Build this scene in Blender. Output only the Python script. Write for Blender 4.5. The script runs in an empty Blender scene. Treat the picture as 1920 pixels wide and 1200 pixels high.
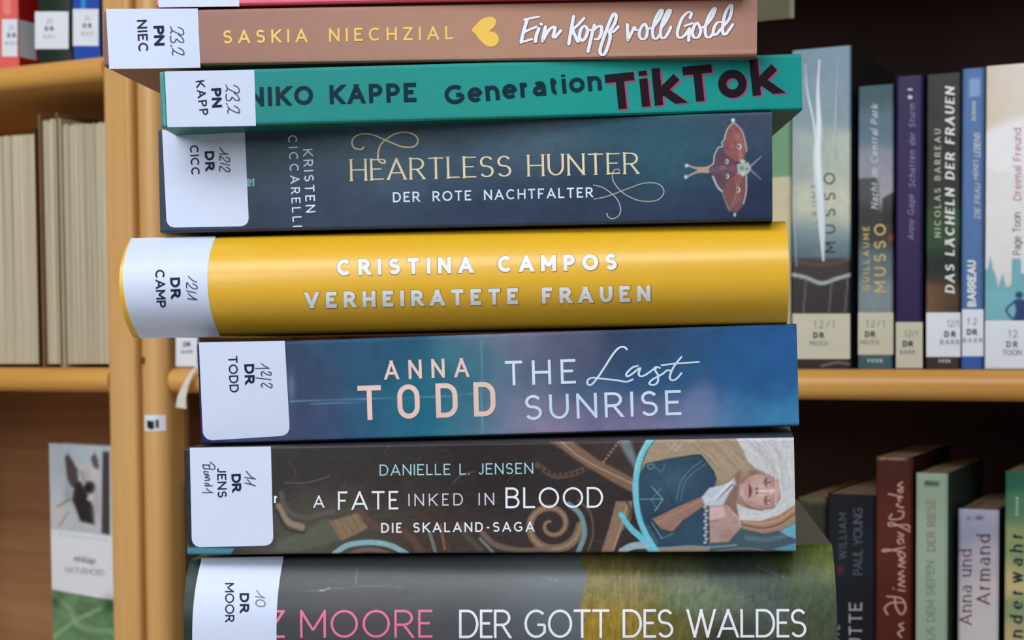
import bpy, math
import numpy as np
from mathutils import Matrix, Vector

# ------------------------------------------------------------------ camera
FOC, PXC, HOR = 2900.0, 960.0, 640.0
PITCH, ROLL = math.radians(2.5), math.radians(0.4)
PYC = HOR + FOC*math.tan(PITCH)
EYE = np.array([0.0, 0.0, 1.30])
_f = np.array([0, math.cos(PITCH), -math.sin(PITCH)])
_u0 = np.array([0, math.sin(PITCH), math.cos(PITCH)])
_r0 = np.array([1.0, 0, 0])
CR = math.cos(ROLL)*_r0 - math.sin(ROLL)*_u0
CU = math.cos(ROLL)*_u0 + math.sin(ROLL)*_r0
CF = _f
cam = bpy.data.cameras.new('camera')
camo = bpy.data.objects.new('camera', cam)
bpy.context.scene.collection.objects.link(camo)
M = Matrix.Identity(4)
for i in range(3):
    M[i][0], M[i][1], M[i][2], M[i][3] = CR[i], CU[i], -CF[i], EYE[i]
camo.matrix_world = M
cam.sensor_width = 36.0
cam.lens = FOC/1920*36.0
cam.shift_y = (PYC-600.0)/1920.0
cam.clip_start = 0.02
cam.dof.use_dof = True
cam.dof.focus_distance = 0.495
cam.dof.aperture_fstop = 30.0
S = bpy.context.scene
S.camera = camo

# ------------------------------------------------------------------ light
S.view_settings.view_transform = 'Standard'
S.view_settings.look = 'None'
S.view_settings.gamma = 1.0
S.view_settings.exposure = -0.2
S.view_settings.use_curve_mapping = False
wd = bpy.data.worlds.new('world'); S.world = wd; wd.use_nodes = True
bg = wd.node_tree.nodes['Background']
bg.inputs[0].default_value = (0.80, 0.90, 1.0, 1); bg.inputs[1].default_value = 0.20

def area(name, loc, target, sx, sy, power, col):
    l = bpy.data.lights.new(name, 'AREA'); l.shape = 'RECTANGLE'; l.size = sx; l.size_y = sy
    l.energy = power; l.color = col
    o = bpy.data.objects.new(name, l); S.collection.objects.link(o)
    o.location = loc
    d = Vector(target)-Vector(loc)
    o.rotation_euler = d.to_track_quat('-Z', 'Y').to_euler()
    return o
area('ceiling_light', (-0.55, -0.65, 2.70), (0, 0.5, 1.3), 2.6, 0.8, 50, (0.93, 0.97, 1.0))
area('front_fill_light', (-2.0, -2.1, 2.3), (0, 0.6, 1.25), 1.8, 1.1, 48, (0.95, 0.98, 1.0))  # unseen fill added to brighten the spines from the front

# ------------------------------------------------------------------ helpers
def lin(c):
    c = np.asarray(c, float)/255.0
    return np.where(c <= 0.04045, c/12.92, ((c+0.055)/1.055)**2.4)
def lin4(c): return tuple(lin(c))+(1.0,)

def project(P):
    v = np.asarray(P, float)-EYE
    zz = v@CF
    return np.stack([PXC+FOC*(v@CR)/zz, PYC-FOC*(v@CU)/zz], -1)
def ray(q):
    q = np.asarray(q, float)
    return ((q[..., 0:1]-PXC)/FOC)*CR + ((PYC-q[..., 1:2])/FOC)*CU + CF
def hit(q, P0, n):
    d = ray(q)
    t = ((P0-EYE)@n)/(d@n)
    return EYE + d*t[..., None]

MATS = {}
def mat(name, col, rough=0.5, noise=0.06, nscale=60.0, coat=0.0, spec=0.2, metallic=0.0, vcol=False, sub=0.0):
    if name in MATS: return MATS[name]
    m = bpy.data.materials.new(name); m.use_nodes = True
    nt = m.node_tree; N = nt.nodes; b = N['Principled BSDF']
    b.inputs['Roughness'].default_value = rough
    b.inputs['Metallic'].default_value = metallic
    b.inputs['Specular IOR Level'].default_value = spec
    b.inputs['Coat Weight'].default_value = coat
    b.inputs['Coat Roughness'].default_value = 0.25
    tc = N.new('ShaderNodeTexCoord'); no = N.new('ShaderNodeTexNoise')
    no.inputs['Scale'].default_value = nscale; no.inputs['Detail'].default_value = 4
    nt.links.new(tc.outputs['Object'], no.inputs['Vector'])
    mr = N.new('ShaderNodeMapRange'); mr.inputs[1].default_value = 0.3; mr.inputs[2].default_value = 0.7
    mr.inputs[3].default_value = 1-noise; mr.inputs[4].default_value = 1+noise
    nt.links.new(no.outputs['Fac'], mr.inputs[0])
    mx = N.new('ShaderNodeVectorMath'); mx.operation = 'SCALE'
    if vcol:
        at = N.new('ShaderNodeAttribute'); at.attribute_name = 'Col'
        nt.links.new(at.outputs['Color'], mx.inputs[0])
    else:
        mx.inputs[0].default_value = tuple(lin(col))
    nt.links.new(mr.outputs[0], mx.inputs['Scale'])
    nt.links.new(mx.outputs[0], b.inputs['Base Color'])
    MATS[name] = m
    return m

def wood(name, c1, c2, axis='u', scale=1.0, rough=0.38):
    """wood grain running along local x ('u'), or z ('z')"""
    m = bpy.data.materials.new(name); m.use_nodes = True
    nt = m.node_tree; N = nt.nodes; L = nt.links; b = N['Principled BSDF']
    tc = N.new('ShaderNodeTexCoord'); mp = N.new('ShaderNodeMapping')
    sc = {'u': (2.2, 45, 60), 'z': (60, 45, 2.2)}[axis]
    mp.inputs['Scale'].default_value = [s*scale for s in sc]
    L.new(tc.outputs['Object'], mp.inputs['Vector'])
    n1 = N.new('ShaderNodeTexNoise'); n1.inputs['Scale'].default_value = 1.0; n1.inputs['Detail'].default_value = 6
    n1.inputs['Roughness'].default_value = 0.6; n1.inputs['Distortion'].default_value = 0.4
    L.new(mp.outputs[0], n1.inputs['Vector'])
    cr = N.new('ShaderNodeValToRGB')
    cr.color_ramp.elements[0].position = 0.3; cr.color_ramp.elements[0].color = lin4(c2)
    cr.color_ramp.elements[1].position = 0.7; cr.color_ramp.elements[1].color = lin4(c1)
    L.new(n1.outputs['Fac'], cr.inputs[0]); L.new(cr.outputs[0], b.inputs['Base Color'])
    b.inputs['Roughness'].default_value = rough
    b.inputs['Specular IOR Level'].default_value = .5 if rough < .5 else .2
    bp = N.new('ShaderNodeBump'); bp.inputs['Strength'].default_value = 0.12; bp.inputs['Distance'].default_value = 0.001
    L.new(n1.outputs['Fac'], bp.inputs['Height']); L.new(bp.outputs[0], b.inputs['Normal'])
    return m

def pages_mat(name, c1, c2, axis):
    m = bpy.data.materials.new(name); m.use_nodes = True
    nt = m.node_tree; N = nt.nodes; L = nt.links; b = N['Principled BSDF']
    tc = N.new('ShaderNodeTexCoord'); mp = N.new('ShaderNodeMapping')
    mp.inputs['Scale'].default_value = {'x': (900, 8, 3), 'z': (3, 8, 1500)}[axis]
    L.new(tc.outputs['Object'], mp.inputs['Vector'])
    n1 = N.new('ShaderNodeTexNoise'); n1.inputs['Scale'].default_value = 1.0; n1.inputs['Detail'].default_value = 3
    L.new(mp.outputs[0], n1.inputs['Vector'])
    cr = N.new('ShaderNodeValToRGB')
    cr.color_ramp.elements[0].position = 0.3; cr.color_ramp.elements[0].color = lin4(c2)
    cr.color_ramp.elements[1].position = 0.62; cr.color_ramp.elements[1].color = lin4(c1)
    L.new(n1.outputs['Fac'], cr.inputs[0]); L.new(cr.outputs[0], b.inputs['Base Color'])
    b.inputs['Roughness'].default_value = 0.8
    return m

def mesh_obj(name, verts, faces, material, parent=None, cols=None, smooth=False):
    me = bpy.data.meshes.new(name)
    me.from_pydata([tuple(v) for v in verts], [], [tuple(f) for f in faces])
    if cols is not None:
        a = me.color_attributes.new('Col', 'FLOAT_COLOR', 'POINT')
        c4 = np.ones((len(verts), 4), np.float32); c4[:, :3] = cols
        a.data.foreach_set('color', c4.ravel())
    if smooth: me.polygons.foreach_set('use_smooth', [True]*len(me.polygons))
    me.materials.append(material); me.update()
    o = bpy.data.objects.new(name, me); S.collection.objects.link(o)
    if parent is not None: o.parent = parent
    return o

def empty(name, matrix, label, cat, group=None):
    o = bpy.data.objects.new(name, None); S.collection.objects.link(o)
    o.empty_display_size = 0.02
    o.matrix_world = matrix
    o['label'] = label; o['category'] = cat
    if group: o['group'] = group
    return o

def extrude_poly(poly, axis_len, name, material, parent, axis='x', x0=0.0, smooth=False):
    """poly: list of (a,b) ccw. axis x: (y,z) ; axis z: (x,y); extrude from x0 to x0+len"""
    n = len(poly); V = []
    for s in (x0, x0+axis_len):
        for a, b in poly:
            V.append((s, a, b) if axis == 'x' else (a, b, s))
    Fc = [tuple(range(n))[::-1], tuple(range(n, 2*n))]
    for i in range(n):
        j = (i+1) % n; Fc.append((i, j, n+j, n+i))
    return mesh_obj(name, V, Fc, material, parent, smooth=smooth)

def box(name, x0, x1, y0, y1, z0, z1, material, parent, bev=0.0):
    V = [(x, y, z) for z in (z0, z1) for y in (y0, y1) for x in (x0, x1)]
    Fc = [(0, 2, 3, 1), (4, 5, 7, 6), (0, 1, 5, 4), (1, 3, 7, 5), (3, 2, 6, 7), (2, 0, 4, 6)]
    o = mesh_obj(name, V, Fc, material, parent)
    if bev > 0:
        b = o.modifiers.new('bevel', 'BEVEL'); b.width = bev; b.segments = 3
    return o

# ------------------------------------------------------------------ surface frame
class Frame:
    """local x along spine, y into the book, z up the spine; front surface at y=f(z)"""
    def __init__(s, O, e1, d, e2, f=None):
        s.O, s.e1, s.d, s.e2 = map(lambda a: np.asarray(a, float), (O, e1, d, e2))
        s.f = f or (lambda z: 0*z)
        s.T = 0
    def matrix(s):
        m = Matrix.Identity(4)
        for i in range(3):
            m[i][0], m[i][1], m[i][2], m[i][3] = s.e1[i], s.d[i], s.e2[i], s.O[i]
        return m
    def world(s, x, y, z):
        x, y, z = map(lambda a: np.asarray(a, float)[..., None], (x, y, z))
        return s.O + x*s.e1 + y*s.d + z*s.e2
    def px(s, x, z, off=0.0):
        return project(s.world(x, s.f(np.asarray(z, float))-off, z))
    def local(s, q):
        q = np.asarray(q, float); t = q.copy()
        for _ in range(7):
            P = hit(t, s.O, s.d)-s.O
            x, z = P@s.e1, P@s.e2
            t = t + (q - s.px(x, z))
        P = hit(t, s.O, s.d)-s.O
        return P@s.e1, P@s.e2

# ------------------------------------------------------------------ stroke font
def arc(cx, cy, rx, ry, a0, a1, n=None):
    n = n or max(4, int(abs(a1-a0)/13))
    return [(cx+rx*math.cos(math.radians(a0+(a1-a0)*i/n)), cy+ry*math.sin(math.radians(a0+(a1-a0)*i/n))) for i in range(n+1)]
G = {}
G['A'] = (.86, [[(0,0),(.5,1)], [(1,0),(.5,1)], [(.17,.30),(.83,.30)]])
G['B'] = (.64, [[(0,0),(0,1)], [(0,1)]+arc(.5,.77,.42,.23,90,-90)+[(0,.54)], [(0,.54)]+arc(.52,.27,.48,.27,90,-90)+[(0,0)]])
G['C'] = (.84, [arc(.56,.5,.56,.5,48,312)])
G['D'] = (.76, [[(0,0),(0,1)], [(0,1)]+arc(.42,.5,.58,.5,90,-90)+[(0,0)]])
G['E'] = (.56, [[(0,0),(0,1)], [(0,1),(1,1)], [(0,.52),(.9,.52)], [(0,0),(1,0)]])
G['F'] = (.54, [[(0,0),(0,1)], [(0,1),(1,1)], [(0,.5),(.9,.5)]])
G['G'] = (.88, [arc(.54,.5,.54,.5,48,322), [(.97,.46),(.97,.14)], [(.6,.46),(.97,.46)]])
G['H'] = (.74, [[(0,0),(0,1)], [(1,0),(1,1)], [(0,.5),(1,.5)]])
G['I'] = (.0, [[(0,0),(0,1)]])
G['J'] = (.40, [[(1,1),(1,.3)]+arc(.5,.28,.5,.28,0,-150)])
G['K'] = (.68, [[(0,0),(0,1)], [(1,1),(.02,.40)], [(.30,.55),(1,0)]])
G['L'] = (.52, [[(0,0),(0,1)], [(0,0),(1,0)]])
G['M'] = (.92, [[(0,0),(0,1)], [(0,1),(.5,.25)], [(1,1),(.5,.25)], [(1,0),(1,1)]])
G['m'] = None
G['N'] = (.76, [[(0,0),(0,1)], [(0,1),(1,0)], [(1,0),(1,1)]])
G['O'] = (.98, [arc(.5,.5,.5,.5,90,450,30)])
G['P'] = (.62, [[(0,0),(0,1)], [(0,1)]+arc(.5,.72,.5,.28,90,-90)+[(0,.44)]])
G['Q'] = G['O']
G['R'] = (.66, [[(0,0),(0,1)], [(0,1)]+arc(.48,.73,.48,.27,90,-90)+[(0,.46)], [(.48,.46),(1,0)]])
G['S'] = (.60, [arc(.5,.75,.47,.25,28,250)[:-1]+arc(.5,.26,.5,.26,78,-152)])
G['T'] = (.66, [[(0,1),(1,1)], [(.5,0),(.5,1)]])
G['U'] = (.72, [[(0,1),(0,.42)]+arc(.5,.42,.5,.42,180,360)[1:]+[(1,1)]])
G['V'] = (.84, [[(0,1),(.5,0)], [(1,1),(.5,0)]])
G['W'] = (1.2, [[(0,1),(.26,0)], [(.5,1),(.26,0)], [(.5,1),(.74,0)], [(1,1),(.74,0)]])
G['X'] = (.76, [[(0,0),(1,1)], [(0,1),(1,0)]])
G['Y'] = (.76, [[(0,1),(.5,.45)], [(1,1),(.5,.45)], [(.5,.45),(.5,0)]])
G['Z'] = (.66, [[(0,1),(1,1)], [(1,1),(0,0)], [(0,0),(1,0)]])
def umlaut(g, y=1.22):
    w, s = G[g]
    return (w, s+[[(.25,y),(.27,y+.03)], [(.73,y),(.75,y+.03)]])
G['Ä'] = umlaut('A'); G['Ü'] = umlaut('U')
X = .72
G['a'] = (.50, [[(1,0),(1,.42)]+arc(.55,.46,.45,.26,0,140), [(1,.42),(.45,.42)]+arc(.42,.21,.42,.21,90,270)+[(.62,0),(1,.16)]])
G['b'] = (.58, [[(0,0),(0,1.05)], arc(.5,.36,.5,.36,160,-160)])
G['c'] = (.52, [arc(.55,.36,.55,.36,45,315)])
G['d'] = (.58, [[(1,0),(1,1.05)], arc(.5,.36,.5,.36,20,340)])
G['e'] = (.60, [[(.05,.37),(1,.37)], arc(.5,.36,.5,.36,0,315)])
G['f'] = (.34, [[(.45,0),(.45,.8)]+arc(.8,.85,.35,.2,180,90), [(0,.68),(.9,.68)]])
G['g'] = (.58, [arc(.5,.36,.5,.36,20,340), [(1,.72),(1,.0)]+arc(.5,0,.5,.27,0,-140)])
G['h'] = (.54, [[(0,0),(0,1.05)], arc(.5,.42,.5,.30,180,0)+[(1,0)]])
G['i'] = (.0, [[(0,0),(0,.72)], [(0,.98),(0,1.0)]])
G['k'] = (.56, [[(0,0),(0,1.05)], [(.95,.72),(.02,.22)], [(.32,.38),(1,0)]])
G['l'] = (.0, [[(0,0),(0,1.05)]])
G['m'] = (.90, [[(0,0),(0,.72)], arc(.25,.42,.25,.30,180,0)+[(.5,0)], arc(.75,.42,.25,.30,180,0)+[(1,0)]])
G['n'] = (.54, [[(0,0),(0,.72)], arc(.5,.40,.5,.32,180,0)+[(1,0)]])
G['o'] = (.64, [arc(.5,.36,.5,.36,90,450,26)])
G['p'] = (.58, [[(0,-.3),(0,.72)], arc(.5,.36,.5,.36,160,-160)])
G['r'] = (.30, [[(0,0),(0,.72)], arc(.95,.35,.95,.37,180,92)])
G['s'] = (.44, [arc(.5,.53,.45,.19,25,250)[:-1]+arc(.5,.18,.5,.18,78,-155)])
G['t'] = (.34, [[(.38,.95),(.38,.2)]+arc(.78,.2,.4,.2,180,280), [(0,.68),(.95,.68)]])
G['u'] = (.54, [[(0,.72),(0,.3)]+arc(.5,.3,.5,.3,180,360)[1:], [(1,0),(1,.72)]])
G['w'] = (.86, [[(0,.72),(.26,0)], [(.5,.72),(.26,0)], [(.5,.72),(.74,0)], [(1,.72),(.74,0)]])
G['y'] = (.56, [[(0,.72),(.5,.0)], [(1,.72),(.3,-.28)]])
G['-'] = (.32, [[(0,.42),(1,.42)]])
G['.'] = (.0, [[(0,.0),(0,.03)]])
G['1'] = (.32, [[(.0,.7),(.6,1)], [(.6,1),(.6,0)]])
G['2'] = (.54, [arc(.5,.72,.46,.28,150,-20)+[(.0,.0)], [(0,0),(1,0)]])
G['3'] = (.5, [arc(.45,.77,.45,.23,150,-90)+[(.4,.54)], [(.4,.54)]+arc(.45,.27,.5,.27,90,-150)])
G['/'] = (.4, [[(0,-.05),(1,1.05)]])
XCLIP = set('NMZ')
class Poly(list):
    lev = 0.0
def lv_(p, lev):
    q = Poly(p); q.lev = lev; return q
LEV = 1.1e-5   # overlapping strokes are stacked like coats of ink

def ribbon(pts, w, contrast=1.0, e0=0.0, e1=0.0):
    """polyline -> convex quads, y up"""
    P = np.array(pts, float)
    keep = [0]+[i for i in range(1, len(P)) if np.hypot(*(P[i]-P[i-1])) > 1e-6]
    P = P[keep]
    if len(P) < 2: return []
    # split at sharp corners
    out = []; start = 0; pieces = []
    for i in range(1, len(P)-1):
        a = P[i]-P[i-1]; b = P[i+1]-P[i]
        c = np.dot(a, b)/(np.hypot(*a)*np.hypot(*b))
        if c < 0.55: pieces.append((start, i)); start = i
    pieces.append((start, len(P)-1))
    for k, (s, e) in enumerate(pieces):
        Q = P[s:e+1].copy()
        d0 = Q[1]-Q[0]; d0 /= np.hypot(*d0); d1 = Q[-1]-Q[-2]; d1 /= np.hypot(*d1)
        Q[0] -= d0*(e0 if k == 0 else w*.3)
        Q[-1] += d1*(e1 if k == len(pieces)-1 else w*.3)
        T = np.zeros_like(Q); seg = Q[1:]-Q[:-1]; seg /= np.hypot(seg[:, 0], seg[:, 1])[:, None]
        T[0] = seg[0]; T[-1] = seg[-1]
        if len(Q) > 2:
            T[1:-1] = seg[1:]+seg[:-1]; T[1:-1] /= np.hypot(T[1:-1, 0], T[1:-1, 1])[:, None]
        Nn = np.stack([-T[:, 1], T[:, 0]], 1)
        ww = w*(contrast+(1-contrast)*np.abs(T[:, 1]))*.5
        A = Q+Nn*ww[:, None]; B = Q-Nn*ww[:, None]
        for i in range(len(Q)-1): out.append([A[i], B[i], B[i+1], A[i+1]])
    return out

def clip(poly, axis, val, keep_less):
    out = []
    for i in range(len(poly)):
        a, b = poly[i], poly[(i+1) % len(poly)]
        ia = (a[axis] <= val) if keep_less else (a[axis] >= val)
        ib = (b[axis] <= val) if keep_less else (b[axis] >= val)
        if ia: out.append(a)
        if ia != ib:
            t = (val-a[axis])/(b[axis]-a[axis]); out.append(a+(b-a)*t)
    return out

def text_polys(txt, p0, p1, h, w=.14, k=1.0, space=.38, serif=0.0, contrast=1.0, slant=0.0, flip=False, squash=None):
    """glyph polygons in photo pixels, fitted between p0 and p1 along the baseline"""
    p0 = np.array(p0, float); p1 = np.array(p1, float)
    L = np.hypot(*(p1-p0)); d = (p1-p0)/L; up = np.array([d[1], -d[0]])
    Wd = []
    for ch in txt:
        if ch == ' ': Wd.append(space*h)
        else: Wd.append((G[ch][0]*k*(1-w)+w)*h)
    gaps = len(txt)-1
    tr = (L-sum(Wd))/max(gaps, 1)
    mn = 0.05*h
    if gaps and tr < mn:
        sc = (L-gaps*mn)/sum(Wd); Wd = [a*sc for a in Wd]; tr = mn
    out = []; x = 0.0; W = w*h
    for ch, cw in zip(txt, Wd):
        if ch != ' ':
            for si, st in enumerate(G[ch][1]):
                pts = [(W/2+px*max(cw-W, 0), W/2+py*(h-W)) for px, py in st]
                def ext(a, b):
                    yy = a[1]
                    if yy < 0 or 0 < yy < 1: return (0.5*W if yy in (X,) or yy > 1 else 0)
                    if abs(a[0]-b[0]) < 1e-6: return .5*W
                    if abs(a[1]-b[1]) < 1e-6: return .5*W if a[0] in (0, 1) else 0
                    return 1.4*W
                curved = len(st) > 4 and not (st[0][0] == st[1][0]) and not (st[0][1] == st[1][1])
                e0 = 0 if curved else ext(st[0], st[1])
                curved2 = len(st) > 4 and not (st[-1][0] == st[-2][0]) and not (st[-1][1] == st[-2][1])
                e1 = 0 if curved2 else ext(st[-1], st[-2])
                if len(st) > 20: e0 = e1 = .03*W
                polys = [lv_(p, si+.3*min(1, i_/40)) for i_, p in enumerate(ribbon(pts, W, contrast, e0, e1))]
                if serif:
                    for (a, b) in ((st[0], st[1]), (st[-1], st[-2])):
                        if a[1] in (0, 1, X, 1.05) and abs(a[1]-b[1]) > .2 and len(st) < 30:
                            cx = W/2+a[0]*(cw-W); cy = a[1]*h if a[1] != 0 else 0
                            cy = min(cy, h*1.05); t = W*contrast*.8
                            y0 = cy-(t if a[1] > 0 else 0); sw = serif*h
                            polys.append(lv_([np.array(q) for q in ((cx-sw, y0), (cx+sw, y0), (cx+sw, y0+t), (cx-sw, y0+t))], 5))
                for pl in polys:
                    lev = pl.lev
                    diag = (e0 > W) or (e1 > W)
                    if diag:
                        pl = clip(pl, 1, h, True); pl = clip(pl, 1, 0, False) if len(pl) > 2 else pl
                        if ch in XCLIP and len(pl) > 2:
                            pl = clip(pl, 0, cw, True); pl = clip(pl, 0, 0, False) if len(pl) > 2 else pl
                    if len(pl) > 2:
                        out.append(lv_([p0+d*(x+q[0]+slant*q[1])+up*q[1] for q in pl], lev))
        x += cw+tr
    return out

def smooth_path(pts, n=7):
    P = [np.array(p, float) for p in pts]
    if len(P) < 3: return P
    closed = np.hypot(*(P[0]-P[-1])) < 1e-3
    ext = ([P[-2]] if closed else [2*P[0]-P[1]])+P+([P[1]] if closed else [2*P[-1]-P[-2]])
    out = []
    for i in range(1, len(ext)-2):
        a, b, c, d = ext[i-1:i+3]
        for j in range(n):
            t = j/n
            out.append(.5*((2*b)+(c-a)*t+(2*a-5*b+4*c-d)*t*t+(3*b-a-3*c+d)*t**3))
    out.append(P[-1]); return out

def script_polys(strokes, w, org=(0, 0), sc=1.0, contrast=.55, caps=True):
    out = []
    for si, st in enumerate(strokes):
        pts = [(org[0]+p[0]/sc, org[1]+p[1]/sc) for p in st]
        if len(pts) == 1: pts = [pts[0], (pts[0][0]+.3, pts[0][1]+.3)]
        P = smooth_path(pts)
        # direct ribbon without splitting
        Q = np.array(P); seg = Q[1:]-Q[:-1]; ln = np.hypot(seg[:, 0], seg[:, 1])+1e-9; seg /= ln[:, None]
        T = np.vstack([seg[:1], seg[1:]+seg[:-1], seg[-1:]]); T /= (np.hypot(T[:, 0], T[:, 1])+1e-9)[:, None]
        ww = w*(contrast+(1-contrast)*np.abs(T[:, 1]))*.5
        Nn = np.stack([-T[:, 1], T[:, 0]], 1)
        A = Q+Nn*ww[:, None]; B = Q-Nn*ww[:, None]
        for i in range(len(Q)-1): out.append(lv_([A[i], B[i], B[i+1], A[i+1]], si % 5+.9*i/len(Q)))
        if caps:
            for e, r in ((0, ww[0]), (-1, ww[-1])):
                out.append(lv_([Q[e]+r*np.array([math.cos(a*math.pi/4), math.sin(a*math.pi/4)]) for a in range(8)], si % 5+(-.12 if e == 0 else 1.0)))
    return out

def ink(fr, polys, name, material, parent, off=0.00012, sub=None):
    """print polygons (photo pixels) on the surface fr as one mesh under parent"""
    polys = [p for p in polys if len(p) > 2]
    flat = np.array([q for p in polys for q in p], float)
    x, z = fr.local(flat)
    if fr.T and abs(float(fr.f(np.array(fr.T/2)))) > 1e-4:   # slice so that the print follows the rounded spine
        new = []; i = 0; dz = .0012
        for p in polys:
            pl = [np.array([x[i+k], z[i+k]]) for k in range(len(p))]; i += len(p)
            lo = min(q[1] for q in pl); hi = max(q[1] for q in pl)
            for b in range(int(math.floor(lo/dz)), int(math.floor(hi/dz))+1):
                c_ = clip(pl, 1, b*dz, False)
                if len(c_) > 2: c_ = clip(c_, 1, (b+1)*dz, True)
                if len(c_) > 2: new.append(lv_(c_, getattr(p, 'lev', 0)))
        polys = new
        fl = np.array([q for p in polys for q in p]); x, z = fl[:, 0], fl[:, 1]
    y = fr.f(z)-off-np.array([getattr(p, 'lev', 0)*LEV for p in polys for q in p])
    V = np.stack([x, y, z], 1); Fc = []; i = 0
    for p in polys:
        idx = list(range(i, i+len(p))); i += len(p)
        a = V[idx][:, [0, 2]]
        area2 = sum(a[j][0]*a[(j+1) % len(a)][1]-a[(j+1) % len(a)][0]*a[j][1] for j in range(len(a)))
        Fc.append(idx if area2 > 0 else idx[::-1])
    return mesh_obj(name, V, Fc, material, parent)

# ------------------------------------------------------------------ painting of printed art
def vnoise(x, y, seed=0):
    xi = np.floor(x).astype(np.int64); yi = np.floor(y).astype(np.int64)
    fx, fy = x-xi, y-yi; fx = fx*fx*(3-2*fx); fy = fy*fy*(3-2*fy)
    def h(a, b):
        n = (a*374761393+b*668265263+seed*982451653) & 0x7fffffff
        n = ((n ^ (n >> 13))*1274126177) & 0x7fffffff
        return ((n ^ (n >> 16)) & 0xffff)/65535.0
    return (h(xi, yi)*(1-fx)+h(xi+1, yi)*fx)*(1-fy)+(h(xi, yi+1)*(1-fx)+h(xi+1, yi+1)*fx)*fy
def fbm(x, y, seed=0, o=4):
    s = 0; a = .5; t = 0
    for i in range(o): s = s+a*vnoise(x*2**i, y*2**i, seed+i*7); t += a; a *= .55
    return s/t

class Paint:
    def __init__(s, X, Y, base):
        s.X, s.Y = X, Y; s.C = np.zeros(X.shape+(3,)); s.C[:] = lin(base)
    def mix(s, col, a):
        a = np.clip(a, 0, 1)[..., None]; s.C = s.C*(1-a)+lin(col)*a
    def rbf(s, samples, sig, warp=0.0, wsc=60):
        X, Y = s.X, s.Y
        if warp:
            X = X+warp*(fbm(s.X/wsc, s.Y/wsc, 3)-.5)*2; Y = Y+warp*(fbm(s.X/wsc, s.Y/wsc, 9)-.5)*2
        num = 0; den = 1e-9
        for (x, y, c) in samples:
            w = np.exp(-(((X-x)**2+((Y-y)*1.5)**2)/(2*sig*sig)))+1e-7
            num = num+w[..., None]*lin(c); den = den+w
        s.C = num/den[..., None]
    def noise(s, amt, sx, sy, seed=0):
        s.C = s.C*(1+amt*(fbm(s.X/sx, s.Y/sy, seed)-.5)*2)[..., None]
    def poly(s, pts, col, alpha=1.0, soft=1.2):
        P = np.array(pts, float); ins = np.zeros(s.X.shape, bool); dist = np.full(s.X.shape, 1e9)
        x0, y0 = P.min(0)-6; x1, y1 = P.max(0)+6
        m = (s.X > x0) & (s.X < x1) & (s.Y > y0) & (s.Y < y1)
        xx, yy = s.X[m], s.Y[m]
        if xx.size == 0: return
        ins = np.zeros(xx.shape, bool); dist = np.full(xx.shape, 1e9)
        for i in range(len(P)):
            a, b = P[i], P[(i+1) % len(P)]
            c = ((a[1] > yy) != (b[1] > yy))
            ins ^= c & (xx < (b[0]-a[0])*(yy-a[1])/((b[1]-a[1]) or 1e-9)+a[0])
            L2 = ((b-a)**2).sum() or 1e-9
            t = np.clip(((xx-a[0])*(b[0]-a[0])+(yy-a[1])*(b[1]-a[1]))/L2, 0, 1)
            dist = np.minimum(dist, np.hypot(xx-a[0]-t*(b[0]-a[0]), yy-a[1]-t*(b[1]-a[1])))
        sd = np.where(ins, dist, -dist)
        al = np.clip(.5+sd/(2*soft), 0, 1)*alpha
        s.C[m] = s.C[m]*(1-al[:, None])+lin(col)*al[:, None]
    def stroke(s, pts, w, col, alpha=1.0, soft=.9, w1=None, curve=True):
        P = smooth_path(pts, 5) if curve else [np.array(p, float) for p in pts]
        P = np.array(P); w1 = w if w1 is None else w1
        pad = max(w, w1)+4
        m = (s.X > P[:, 0].min()-pad) & (s.X < P[:, 0].max()+pad) & (s.Y > P[:, 1].min()-pad) & (s.Y < P[:, 1].max()+pad)
        xx, yy = s.X[m], s.Y[m]
        if xx.size == 0: return
        best = np.full(xx.shape, -1e9); n = len(P)-1
        for i in range(n):
            a, b = P[i], P[i+1]; L2 = ((b-a)**2).sum() or 1e-9
            t = np.clip(((xx-a[0])*(b[0]-a[0])+(yy-a[1])*(b[1]-a[1]))/L2, 0, 1)
            dd = np.hypot(xx-a[0]-t*(b[0]-a[0]), yy-a[1]-t*(b[1]-a[1]))
            rad = (w+(w1-w)*(i+t)/n)/2
            best = np.maximum(best, rad-dd)
        al = np.clip(.5+best/(2*soft), 0, 1)*alpha
        s.C[m] = s.C[m]*(1-al[:, None])+lin(col)*al[:, None]
    def blob(s, x, y, rx, ry, col, alpha=1.0, p=1.0):
        d = ((s.X-x)/rx)**2+((s.Y-y)/ry)**2
        s.mix(col, alpha*np.exp(-d**p))

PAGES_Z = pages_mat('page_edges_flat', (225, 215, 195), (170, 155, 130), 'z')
PAGES_D = pages_mat('shade_toned_page_edges', (128, 108, 80), (92, 74, 54), 'x')  # shelf shade on the page tops is put into this darker colour
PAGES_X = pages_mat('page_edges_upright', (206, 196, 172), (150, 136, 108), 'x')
INKD = mat('black_label_print', (22, 26, 52), .6, .05)
PEN = mat('pencil_handwriting', (62, 70, 95), .6, .15, 900)
PENL = mat('faint_pencil_handwriting', (118, 124, 145), .6, .15, 900)
LABEL = mat('white_label_paper', (202, 212, 238), .42, .012, 90, spec=.35)
LABELB = mat('dimmed_label_paper', (196, 190, 170), .5, .03, 90)  # dimmer light of the right bay is put into this label colour
LABELW = mat('cool_label_paper', (218, 222, 232), .5, .03, 90)

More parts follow.
